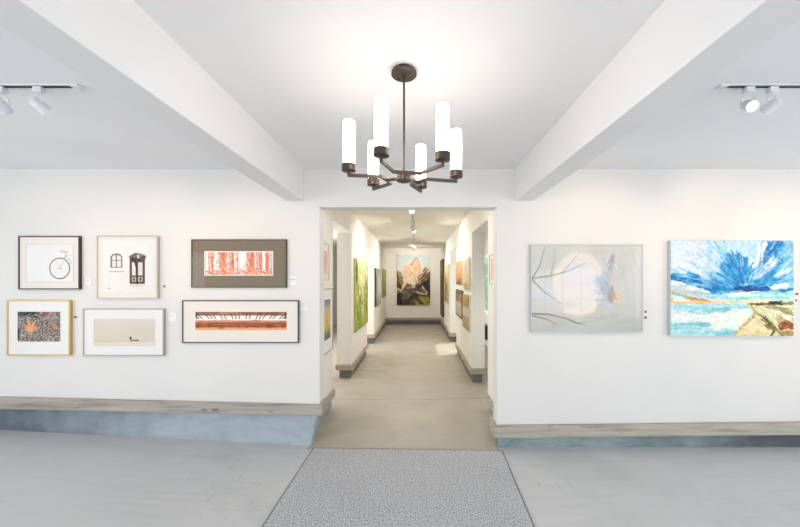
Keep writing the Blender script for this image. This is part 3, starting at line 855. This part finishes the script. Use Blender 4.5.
# greenery outside that window
def leaf_mat(name, a, b):
    m = mat(name, a, .6); t = NT(m)
    t.color(t.ramp(t.noise(t.mapping(), 7, 4), [(.3, b), (.7, a)])); return m
def bush(loc, r, h, label):
    o = empty('garden_shrub', label, 'shrub', loc, 0, None)
    rr = random.Random(int(loc[1] * 100))
    m = MB()
    for _ in range(1500):
        th, ph = rr.uniform(0, 2 * PI), math.acos(rr.uniform(-1, 1)); q = rr.uniform(.75, 1.05)
        c = Vector((r * q * math.sin(ph) * math.cos(th), r * q * math.sin(ph) * math.sin(th), h / 2 + .15 + h / 2 * q * math.cos(ph)))
        e = Vector((rr.gauss(0, 1), rr.gauss(0, 1), rr.gauss(0, 1))).normalized(); f = e.orthogonal().normalized(); s = rr.uniform(.05, .1)
        b = len(m.v); m.v += [tuple(c - e * s), tuple(c + f * s * .5), tuple(c + e * s), tuple(c - f * s * .5)]; m.f.append((b, b + 1, b + 2, b + 3))
    m.build('foliage', leaf_mat('fresh_leaf', L(196, 232, 204), L(140, 204, 160)), o)
    MB().tube([(0, 0, 0), (.02, 0, h * .3), (0, .02, h * .6)], .05, 8).build('stem', mat('bark', L(110, 96, 80), .8), o)
bush((2.75, 11.0, 0), .95, 2.3, 'green shrub in the garden, filling the aisle window')
bush((3.6, 14.0, 0), 1.1, 2.4, 'farther green shrub in the garden behind the nearer one')
struct('ground', MB().box(1.75, 12, 3.4, 16, -.2, -.001), mat('lawn', L(150, 176, 120), .9))

# ------------------------------------------------------------------ RUG
m = MB()
fl, fr = (-.913, 3.120), (.7546, 3.071)
nl, nr = (-.962, .75), (.662, .70)
m.hexa([(*nl, .0015), (*nr, .0015), (*fr, .0015), (*fl, .0015), (*nl, .009), (*nr, .009), (*fr, .009), (*fl, .009)])
o = m.build('floor_mat', M_rug, None, .002)
def edge(a, b, w=.008):
    a, b = Vector((*a, 0)), Vector((*b, 0)); d = (b - a).normalized(); n = Vector((-d.y, d.x, 0)) * w / 2
    q = [a - n, b - n, b + n, a + n]
    return MB().hexa([(p.x, p.y, .0012) for p in q] + [(p.x, p.y, .0098) for p in q]).build('binding', M_rugedge, o)
for a_, b_ in ((nl, fl), (fl, fr), (nr, fr), (nl, nr)): edge(a_, b_)
tag(o, 'speckled grey runner mat on the painted floor, leading to the doorway', 'mat')

# ------------------------------------------------------------------ CHANDELIER
hubx, huby = X(404, 1.66), 1.66
ch = empty('chandelier', 'dark bronze chandelier with six white glass tube shades, hung from the ceiling', 'chandelier', (hubx, huby, 1.965))
O = lambda z: z - 1.965
cn = MB().lathe([(.001, O(2.4985)), (.052, O(2.4985)), (.054, O(2.492))], 40).build('canopy_base', M_dark, ch, smooth=True)
cn = MB().lathe([(.056, O(2.492)), (.060, O(2.489)), (.060, O(2.477)), (.057, O(2.474)), (.012, O(2.473)), (.011, O(2.462)), (.001, O(2.462))], 48).build('ceiling_canopy', M_bronze, ch, smooth=True)
for s in (-1, 1):
    MB().lathe([(.001, O(2.4735)), (.0042, O(2.4735)), (.0042, O(2.469)), (.001, O(2.468))], 14, Matrix.Translation((s * .028, -s * .022, 0))).build('screw', M_dark, cn, smooth=True)
MB().tube([(0, 0, O(2.465)), (0, 0, O(2.012))], .0052, 14).build('rod', M_bronze, ch, smooth=True)
MB().lathe([(.001, O(2.016)), (.010, O(2.015)), (.012, O(2.004)), (.034, O(2.002)), (.036, O(1.999)), (.036, O(1.975)), (.033, O(1.972)), (.010, O(1.971)), (.008, O(1.966)), (.001, O(1.965))], 40).build('hub', M_bronze, ch, smooth=True)
ROT = math.radians(11); R = .257; RI = .108; ZA = O(1.987)
P = lambda a, r, z=ZA: (r * math.cos(a), r * math.sin(a), z)
for k in range(3):
    ax = math.radians(-90 + 120 * k) + ROT; d = math.radians(30)
    MB().bar([P(ax - d, R + .006), P(ax - d * 1.12, RI), P(ax + d * 1.12, RI), P(ax + d, R + .006)], .009, .015).build('arm', M_bronze, ch, .0012)
    MB().bar([P(ax, .030), P(ax, RI * math.cos(d))], .009, .013).build('spoke', M_bronze, ch, .0012)
    for sg in (-1, 1):
        q = Matrix.Translation(P(ax + sg * d, R, 0))
        cup = MB().lathe([(.001, O(1.984)), (.007, O(1.984)), (.007, O(2.004)), (.030, O(2.005)), (.0325, O(2.007)), (.0325, O(2.036)), (.031, O(2.038)), (.0285, O(2.038)), (.028, O(2.012)), (.001, O(2.012))], 36, q).build('cup', M_bronze, ch, smooth=True)
        MB().lathe([(.001, O(2.0125)), (.0262, O(2.0125)), (.0264, O(2.03)), (.0276, O(2.07)), (.0282, O(2.13)), (.0276, O(2.19)), (.0268, O(2.231)), (.0258, O(2.235)), (.0225, O(2.236)), (.0215, O(2.231)), (.001, O(2.225))], 36, q).build('glass_shade', M_shade, cup, smooth=True)

# ------------------------------------------------------------------ TRACK LIGHTS
def track(name, label, p0, p1, zc, slot=M_dark):
    p0, p1 = Vector(p0), Vector(p1); d = (p1 - p0); Ln = d.length
    o = empty(name, label, 'light track', (p0.x, p0.y, zc - .010), math.atan2(d.y, d.x))
    MB().box(0, Ln, -.0175, .0175, .003, .0105).build('track_body', M_whitemetal, o, .002)
    MB().box(.03, Ln - .03, -.009, .009, .001, .0045).build('slot', slot, o)
    for e in (0, Ln):
        MB().box(e - .02, e + .02, -.019, .019, -.001, .0108).build('end_cap', M_whitemetal, o, .002)
    return o

def spot(loc, aim, label, group=None, watt=0, size=1.0, cone=75, col=(1, .72, .48), glow=True):
    """loc: point on the underside of the track; aim: target point"""
    o = empty('track_spotlight', label, 'spotlight', loc, 0, group)
    s = size
    MB().box(-.022 * s, .022 * s, -.016 * s, .016 * s, -.028 * s, -.0005).build('adapter', M_whitemetal, o, .003)
    piv = Vector((0, 0, -.092 * s))
    d = (Vector(aim) - (Vector(loc) + piv)).normalized()
    h = Vector((d.x, d.y, 0)).normalized(); side = Vector((-h.y, h.x, 0))
    m = MB()
    for q in (-1, 1):
        m.tube([Vector((0, 0, -.028 * s)), side * q * .014 * s + Vector((0, 0, -.034 * s)), side * q * .032 * s + Vector((0, 0, -.055 * s)), side * q * .034 * s + piv], .0035 * s, 8)
    m.build('yoke', M_whitemetal, o, smooth=True)
    Q = d.to_track_quat('Z', 'Y').to_matrix().to_4x4()
    Mx = Matrix.Translation(piv) @ Q
    can = MB().lathe([(.001, -.034 * s), (.018 * s, -.033 * s), (.022 * s, -.028 * s), (.0225 * s, -.012 * s), (.025 * s, -.009 * s), (.0265 * s, -.004 * s), (.0265 * s, .016 * s), (.028 * s, .018 * s), (.028 * s, .036 * s), (.0245 * s, .036 * s), (.022 * s, .022 * s), (.001, .022 * s)], 32, Mx).build('lamp_can', M_whitemetal, o, smooth=True)
    MB().lathe([(.001, .0222 * s), (.0222 * s, .0222 * s), (.0232 * s, .028 * s), (.012 * s, .031 * s), (.001, .032 * s)], 28, Mx).build('lens', M_lens, can, smooth=True)
    pts = []
    for k in range(9):
        t = k / 8
        pts.append(Vector((0, 0, -.03 * s)).lerp(piv - d * .03 * s, t) + side * .05 * s * math.sin(PI * t) - h * .03 * s * math.sin(PI * t))
    MB().tube(pts, .0016 * s, 6).build('cable', M_whitemetal, o, smooth=True)
    if watt:
        l = bpy.data.lights.new('spot_lamp', 'SPOT'); l.energy = watt; l.color = col
        l.spot_size = math.radians(cone); l.spot_blend = 1.0; l.shadow_soft_size = .022 * s
        lo = bpy.data.objects.new('spot_lamp', l); COL.objects.link(lo)
        lo.location = Vector(loc) + piv + d * .045 * s
        lo.rotation_euler = d.to_track_quat('-Z', 'Y').to_euler()
    return o

TY = 1.79
track('lighting_track', 'white light track on the ceiling left of the left beam', (-4.2, TY, 0), (X(77, TY), TY, 0), 2.5)
track('lighting_track', 'white light track on the ceiling right of the right beam', (X(722, TY), TY, 0), (4.3, TY, 0), 2.5)
G1 = None
SW = 22
spot((X(39.5, TY), TY, 2.490), (-1.35, WALL, 1.55), 'white spotlight nearest the inner end of the left light track', watt=SW)
spot((X(1, TY), TY, 2.490), (-2.45, WALL, 1.65), 'white spotlight at the left photo edge on the left light track', watt=SW * .7)
spot((-3.0, TY, 2.490), (-3.2, WALL, 1.6), 'white spotlight on the left track beyond the photo edge', watt=SW * .35)
spot((X(748.5, TY), TY, 2.490), (1.35, .35, 1.45), 'white lit spotlight facing the room, nearest the right beam', watt=4)
spot((X(772, TY), TY, 2.490), (1.5, WALL, 1.75), 'white spotlight turned to the moon painting, second on the right track', watt=SW)
spot((2.25, TY, 2.490), (2.75, WALL, 1.75), 'white spotlight on the right track just outside the photo edge', watt=SW)
spot((2.9, TY, 2.490), (3.6, WALL, 1.6), 'white spotlight far along the right track outside the photo', watt=SW)

# hall track with its four heads
track('lighting_track', 'thin white light track along the hall ceiling', (-.055, 4.2, 0), (-.055, 10.9, 0), HC, M_silver)
HW = 48
WARM = (1, .93, .86)
spot((-.055, 4.55, HC - .010), (-.02, 2.6, 1.5), 'nearest glowing spotlight on the hall track, just behind the lintel', size=1.35, watt=HW * .5, cone=158, col=WARM)
spot((-.055, 6.0, HC - .010), (XL, 6.25, 1.35), 'second spotlight from the doorway on the hall track', size=1.35, watt=HW, cone=158, col=WARM)
spot((-.055, 6.35, HC - .010), (XR, 6.1, 1.4), 'third spotlight from the doorway on the hall track', size=1.35, watt=HW, cone=158, col=WARM)
spot((-.055, 9.0, HC - .010), (XL, 8.5, 1.3), 'fourth spotlight from the doorway on the hall track', size=1.35, watt=HW, cone=158, col=WARM)
spot((-.055, 9.35, HC - .010), (XR, 8.9, 1.3), 'fifth spotlight from the doorway, near the mountain painting', size=1.35, watt=HW, cone=158, col=WARM)
spot((-.055, 10.0, HC - .010), (.0, HEND, 1.4), 'farthest spotlight on the hall track, aimed at the mountain painting', size=1.35, watt=HW * 1.15, cone=150, col=WARM)

# ------------------------------------------------------------------ PICTURES
def hang(px0, px1, py0, py1, t):
    """front-face pixel rectangle on the far gallery wall -> centre x, bottom z, width, height"""
    Y = WALL - t
    x0, x1, z1, z0 = X(px0, Y), X(px1, Y), Z(py0, Y), Z(py1, Y)
    return (x0 + x1) / 2, z0, x1 - x0, z1 - z0

M_mat = mat('ivory_mat_board', L(236, 229, 220), .85)
M_matw = mat('white_mat_board', L(238, 236, 233), .85)

def framed(name, label, loc, rz, W, H, t, fw, fmat, mmat, art, rect, glass=False, group=None, coat=.0, border=0.0, cat='picture'):
    o = empty(name, label, cat, loc, rz, group)
    MB().frame(-W / 2, W / 2, 0, H, fw, -.001, -t).build('frame', fmat, o, .0012)
    MB().box(-W / 2 + fw * .8, W / 2 - fw * .8, -.0015, -t + .007, fw * .8, H - fw * .8).build('mat_board', mmat, o)
    x0, x1 = -W / 2 + rect[0] * W, -W / 2 + rect[1] * W; z1, z0 = H - rect[2] * H, H - rect[3] * H
    y = -t + .0062
    if border:
        MB().box(x0 - border, x1 + border, -t + .0072, y + .0002, z0 - border, z1 + border).build('print_margin', M_matw, o)
    art_grid('print', art, x0, x1, z0, z1, y - .0004, o, coat)
    if glass:
        MB().box(-W / 2 + fw * .9, W / 2 - fw * .9, -t + .0025, -t + .0045, fw * .9, H - fw * .9).build('glass_pane', M_glass, o)
    return o

def canvas(name, label, loc, rz, W, H, t, art, side, group=None, cat='painting', rough=.5):
    o = empty(name, label, cat, loc, rz, group)
    MB().box(-W / 2, W / 2, -.001, -t, 0, H).build('canvas_edge', side, o, .001)
    art_grid('painted_face', art, -W / 2 + .0008, W / 2 - .0008, .0008, H - .0008, -t - .0008, o, 0, rough)
    return o

M_fblack = mat('black_frame', L(58, 50, 46), .4)
M_fcream = mat('pale_silver_frame', L(196, 186, 174), .4, .2)
M_fgold = mat('gold_frame', L(206, 174, 104), .38, .45)
M_fsilver = mat('grey_silver_frame', L(176, 168, 160), .4, .35)
M_fbrown = mat('dark_brown_frame', L(74, 66, 58), .45)
M_olive = mat('olive_brown_mat_board', L(128, 116, 98), .85)

def fr(px, rect_px, t):         # relative print rectangle from pixel rectangles
    a, b, c, d = px; e, f_, g_, h = rect_px
    return ((e - a) / (b - a), (f_ - a) / (b - a), (g_ - c) / (d - c), (h - c) / (d - c))

def gallery(name, label, px, rpx, t, fw, fm, mm, art, **k):
    cx, z0, W, H = hang(*px, t)
    return framed(name, label, (cx, WALL, z0), 0, W, H, t, fw, fm, mm, art, fr(px, rpx, t), **k)

GL = None
px = (17.9, 79.2, 235.9, 289.5)
gallery('framed_drawing', 'thin black framed line drawing of a bicycle wheel, upper left on the wall', px, (24.8, 73, 243.8, 282.4), .028, .010, M_fblack, M_mat, art_wheel())
px = (96.5, 157.4, 235.7, 298.6)
gallery('framed_photograph', 'square pale framed photograph of an arched window and dark double door', px, (102, 154.4, 240.2, 292.7), .03, .008, M_fcream, M_mat, art_doorway())
px = (6.5, 69.5, 300.2, 355.6)
gallery('framed_photograph', 'gold framed photograph of an orange maple leaf on gravel', px, (16.8, 59.6, 311.8, 341.7), .03, .010, M_fgold, M_matw, art_leaf())
px = (82.6, 163.5, 308.7, 356.0)
gallery('framed_photograph', 'silver framed pale misty landscape with a tiny dark tree', px, (93, 154.5, 319, 346.3), .028, .009, M_fsilver, M_matw, art_mist())
px = (191, 286.4, 239.3, 287.6)
gallery('framed_photograph', 'dark matted photograph of white birch trunks among red leaves', px, (204.8, 272, 252, 274.8), .024, .008, M_fbrown, M_olive, art_birches(), glass=True, border=.008)
px = (181.9, 298.6, 300.3, 343.1)
gallery('framed_photograph', 'long dark framed photograph of a rust red piano keyboard', px, (195, 286.4, 312, 330.2), .026, .009, M_fbrown, M_mat, art_piano())

# moon painting in a white float frame behind glazing
px = (531, 643.2, 244.4, 332.4); t = .035
cx, z0, W, H = hang(*px, t)
M_fgw = mat('pale_grey_float_frame', L(200, 203, 204), .45)
framed('framed_painting', 'pale grey painting of twigs and a winged figure before a glowing moon', (cx, WALL, z0), 0, W, H, t, .008, M_fgw, M_matw, art_moon(), (.008, .992, .010, .990), glass=True, cat='painting')
# seascape on a deep canvas
px = (670.6, 793.6, 240.6, 336.0); t = .042
cx, z0, W, H = hang(*px, t)
canvas('canvas_picture', 'unframed blue sky and beach seascape canvas at the right of the wall', (cx, WALL, z0), 0, W, H, t, art_seascape(), mat('pale_blue_canvas_edge', L(190, 206, 212), .7))

# small wall cards beside the works
def card(cx, cy, w, h, label, kind=0):
    a = Art(12, 14, (240, 239, 237))
    for k in range(4): a.rect(.15, random.uniform(.5, .85), .18 + k * .18, .22 + k * .18, (170, 168, 166), .8)
    if kind: a = Art(6, 5, (110, 108, 108))
    Y = WALL - .003; ww, hh = w * Y / F, h * Y / F
    o = empty('wall_card', label, 'label', (X(cx, Y), WALL, Z(cy, Y) - hh / 2))
    MB().box(-ww / 2, ww / 2, -.0005, -.003, 0, hh).build('card', M_matw if not kind else mat('grey_tab', L(120, 118, 118), .6), o)
    art_grid('printed_face', a, -ww / 2 + .001, ww / 2 - .001, .001, hh - .001, -.0034, o)
    return o
card(75.2, 317.1, 3.2, 1.8, 'tiny dark wall tab right of the gold framed leaf photograph', 1)
card(164.3, 286.3, 1.8, 2.2, 'tiny dark wall tab right of the arched window photograph', 1)
card(172.5, 317, 7, 8, 'white wall card right of the misty landscape, near the keyboard photograph')
card(292.5, 280.5, 8, 9, 'white wall card right of the birch trunk photograph')
card(304.2, 307.5, 6, 5, 'white wall card right of the keyboard photograph, by the doorway')
card(88.5, 281, 6, 7, 'white wall card between the wheel drawing and the arched window photograph')
card(645.6, 311.8, 2.2, 2.0, 'upper pale tab right of the moon painting', 1)
card(645.6, 317.6, 2.4, 2.4, 'lower grey tab right of the moon painting', 1)
card(797, 294.0, 2.8, 2.0, 'upper dark tab right of the seascape canvas', 1)
card(796.2, 300.4, 1.8, 1.8, 'lower tab right of the seascape canvas', 1)

# hall, left wall
def on_left(ya, yb, z0, z1): return (XL, (ya + yb) / 2, z0), PI / 2, yb - ya, z1 - z0
def on_right(ya, yb, z0, z1): return (XR, (ya + yb) / 2, z0), -PI / 2, yb - ya, z1 - z0
def on_end(xa, xb, z0, z1): return ((xa + xb) / 2, HEND, z0), 0, xb - xa, z1 - z0

loc, rz, W, H = on_left(3.50, 3.915, 1.50, 1.90)
framed('framed_picture', 'narrow pale framed print with a pink panel, upper one just inside the doorway', loc, rz, W, H, .016, .008, M_fcream, M_mat,
       art_simple(24, 40, [(0, (222, 180, 170)), (.5, (220, 170, 150)), (1, (232, 206, 180))], []), (.3, .85, .2, .86))
loc, rz, W, H = on_left(3.62, 4.09, .705, 1.41)
framed('framed_picture', 'tall framed yellow and blue landscape print, lower one just inside the doorway', loc, rz, W, H, .016, .010, M_fsilver, M_matw,
       art_simple(40, 60, [(0, (120, 130, 140)), (.16, (150, 156, 160)), (.2, (206, 176, 150)), (.5, (222, 190, 110)), (.7, (196, 186, 90)), (.85, (120, 130, 80)), (1, (90, 100, 110))],
                  [((.2, .3), (.5, .8), .1, 24, .2, .03, [(230, 210, 130), (170, 150, 90), (206, 150, 120)], .5)], 3), (.22, .78, .17, .79))
loc, rz, W, H = on_left(5.53, 6.93, .675, 1.85)
canvas('canvas_picture', 'green and yellow painting of pale trunks on the left hall wall', loc, rz, W, H, .03, art_meadow(), mat('green_canvas_edge', L(190, 196, 120), .7))
M_edge = mat('white_canvas_edge', L(222, 216, 204), .7)
M_edged = mat('dark_canvas_edge', L(70, 66, 60), .7)
loc, rz, W, H = on_left(8.3, 9.45, .86, 1.79)
canvas('canvas_picture', 'grey and white abstract painting beyond the second left opening of the hall', loc, rz, W, H, .035,
       art_simple(40, 40, [(0, (150, 146, 138)), (.5, (206, 202, 194)), (1, (150, 146, 136))], [((.1, 0), (.1, 1), .1, 30, .2, .04, [(60, 56, 50), (110, 104, 96)], .6), ((.6, 0), (.6, 1), .16, 30, .2, .04, [(214, 210, 202), (190, 186, 178)], .5)], 4), M_edged)
loc, rz, W, H = on_left(9.8, 11.25, 1.0, 1.83)
canvas('canvas_picture', 'green leafy painting at the far end of the left hall wall', loc, rz, W, H, .03,
       art_simple(40, 40, [(0, (170, 180, 90)), (.4, (120, 150, 60)), (1, (110, 120, 50))], [((.5, 0), (.5, 1), .2, 50, .2, .04, [(90, 120, 40), (170, 190, 80), (160, 110, 80)], .6), ((.85, .2), (.85, 1), .06, 24, .2, .04, [(190, 130, 100), (160, 100, 80)], .6)], 5), M_edge)
# end wall
loc, rz, W, H = on_end(X(396.8, HEND - .04), X(430.2, HEND - .04), Z(305.2, HEND - .04), Z(254.4, HEND - .04))
canvas('canvas_picture', 'tall painting of a pale rock peak over dark twisted wood on the end wall', loc, rz, W, H, .04, art_mountain(), M_edge)
# hall, right wall
loc, rz, W, H = on_right(6.05, 6.97, 1.42, 1.855)
canvas('canvas_picture', 'orange brown painting, upper far one of four on the right hall pier', loc, rz, W, H, .025,
       art_simple(40, 30, [(0, (222, 176, 120)), (.7, (206, 150, 96)), (1, (120, 84, 60))], [((.2, 0), (.2, 1), .2, 40, .3, .03, [(176, 116, 70), (232, 196, 150), (190, 130, 84)], .6), ((0, .9), (1, .9), .05, 30, .1, .04, [(90, 60, 44), (230, 210, 190), (150, 100, 70)], .7)], 6), M_edge)
loc, rz, W, H = on_right(5.24, 5.98, 1.36, 1.85)
canvas('canvas_picture', 'pale cream and ochre painting, upper near one of four on the right hall pier', loc, rz, W, H, .025,
       art_simple(40, 30, [(0, (226, 216, 200)), (.6, (222, 204, 178)), (1, (214, 196, 160))], [((.3, .2), (.6, .6), .2, 24, .2, .04, [(206, 170, 130), (230, 220, 206)], .5), ((.3, .9), (.9, .9), .05, 16, .1, .05, [(150, 150, 110), (190, 170, 120)], .6)], 7), M_edge)
loc, rz, W, H = on_right(6.05, 6.98, .83, 1.32)
framed('framed_picture', 'dark framed brown and grey print, lower far one of four on the right hall pier', loc, rz, W, H, .03, .03, M_fbrown, M_mat,
       art_simple(40, 30, [(0, (120, 100, 70)), (.4, (150, 128, 90)), (.45, (196, 184, 166)), (1, (186, 174, 156))], [((0, .2), (1, .2), .1, 30, .2, .05, [(90, 74, 50), (170, 146, 104)], .6)], 8), (.04, .96, .07, .93))
loc, rz, W, H = on_right(5.26, 5.98, .72, 1.275)
canvas('canvas_picture', 'ochre and beige painting, lower near one of four on the right hall pier', loc, rz, W, H, .025,
       art_simple(40, 34, [(0, (196, 172, 120)), (.3, (170, 146, 100)), (.36, (206, 196, 176)), (.62, (206, 196, 176)), (.66, (150, 130, 96)), (.72, (190, 170, 132)), (1, (170, 146, 104))], [((0, .18), (1, .18), .08, 30, .2, .05, [(150, 124, 76), (206, 180, 130)], .6)], 9), M_edge)
loc, rz, W, H = on_right(10.2, 11.15, .42, 2.12)
canvas('canvas_picture', 'tall black edged panel at the far end of the right hall wall', loc, rz, W, H, .05,
       art_simple(24, 50, [(0, (50, 46, 36)), (.5, (80, 74, 50)), (1, (44, 40, 34))], [((.5, 0), (.5, 1), .3, 40, .2, .05, [(96, 96, 60), (40, 36, 30)], .6)], 10), M_edged)
loc, rz, W, H = on_right(8.5, 9.75, .92, 1.9)
canvas('canvas_picture', 'yellow and brown painting beyond the second right opening of the hall', loc, rz, W, H, .03,
       art_simple(36, 40, [(0, (226, 210, 170)), (.5, (206, 176, 110)), (1, (196, 170, 110))], [((.4, .3), (.4, 1), .1, 30, .2, .05, [(90, 76, 60), (150, 120, 70)], .7)], 11), M_edge)
loc, rz, W, H = on_right(3.5, 3.86, 1.46, 1.78)
framed('framed_picture', 'pale pinkish framed print seen edge on, right side just inside the doorway', loc, rz, W, H, .015, .008, M_fcream, M_mat,
       art_simple(24, 30, [(0, (232, 206, 196)), (1, (226, 196, 184))], []), (.15, .85, .15, .85))

# ------------------------------------------------------------------ LIGHT
def area(loc, rot, sx, sy, watt, col):
    l = bpy.data.lights.new('window_daylight', 'AREA'); l.shape = 'RECTANGLE'; l.size = sx; l.size_y = sy; l.energy = watt; l.color = col
    o = bpy.data.objects.new('window_daylight', l); COL.objects.link(o); o.location = loc; o.rotation_euler = rot
    return o
DAY = (.92, .96, 1.0)
for (a, b, z0, z1), w in zip(openings, (23, 46, 23)):
    area(((a + b) / 2, BACK - .17, (z0 + z1) / 2), (PI / 2, 0, 0), b - a, z1 - z0, w, DAY)
for sx, rz in ((ROOMX0 - .12, -PI / 2), (ROOMX1 + .12, PI / 2)):
    area((sx, (SW0 + SW1) / 2, (SZ0 + SZ1) / 2), (PI / 2, 0, rz), SW1 - SW0, SZ1 - SZ0, 66, DAY)  # added light through the unseen side windows
area((-2.74, (LW[0] + LW[1]) / 2, (LW[2] + LW[3]) / 2), (PI / 2, 0, -PI / 2), LW[1] - LW[0], LW[3] - LW[2], 70, (1, .96, .9))  # added lamp outside the invented left aisle opening

area((OX + .14, (WIN[0] + WIN[1]) / 2, (WIN[2] + WIN[3]) / 2), (PI / 2, 0, PI / 2), WIN[1] - WIN[0], WIN[3] - WIN[2], 20, (.95, .98, 1))
area((OX + .14, (NW[0] + NW[1]) / 2, (NW[2] + NW[3]) / 2), (PI / 2, 0, PI / 2), NW[1] - NW[0], NW[3] - NW[2], 5, (.98, .98, 1))  # added lamp behind the unseen low opening, lifts the pier end
sun = bpy.data.lights.new('sun', 'SUN'); sun.energy = 3.0; sun.color = (1, .96, .9); sun.angle = math.radians(.6)
so = bpy.data.objects.new('sun', sun); COL.objects.link(so)
so.rotation_euler = Vector((-.5, -.25, -.83)).to_track_quat('-Z', 'Y').to_euler()

w = bpy.data.worlds.new('sky'); scene.world = w; w.use_nodes = True
bg = w.node_tree.nodes['Background']; bg.inputs['Color'].default_value = (.80, .90, 1.0, 1); bg.inputs['Strength'].default_value = 1.3

# ------------------------------------------------------------------ CAMERA AND VIEW
cam = bpy.data.cameras.new('camera'); co = bpy.data.objects.new('camera', cam); COL.objects.link(co)
co.location = (0, 0, EYE); co.rotation_euler = (PI / 2, 0, 0)
cam.sensor_fit = 'HORIZONTAL'; cam.sensor_width = 36; cam.lens = F / 800 * 36
cam.shift_x = -(CX - 400) / 800; cam.shift_y = (CY - 263.5) / 800
cam.clip_start = .02
scene.camera = co
vs = scene.view_settings
vs.view_transform = 'Standard'; vs.look = 'None'; vs.exposure = .14; vs.gamma = 1; vs.use_curve_mapping = False
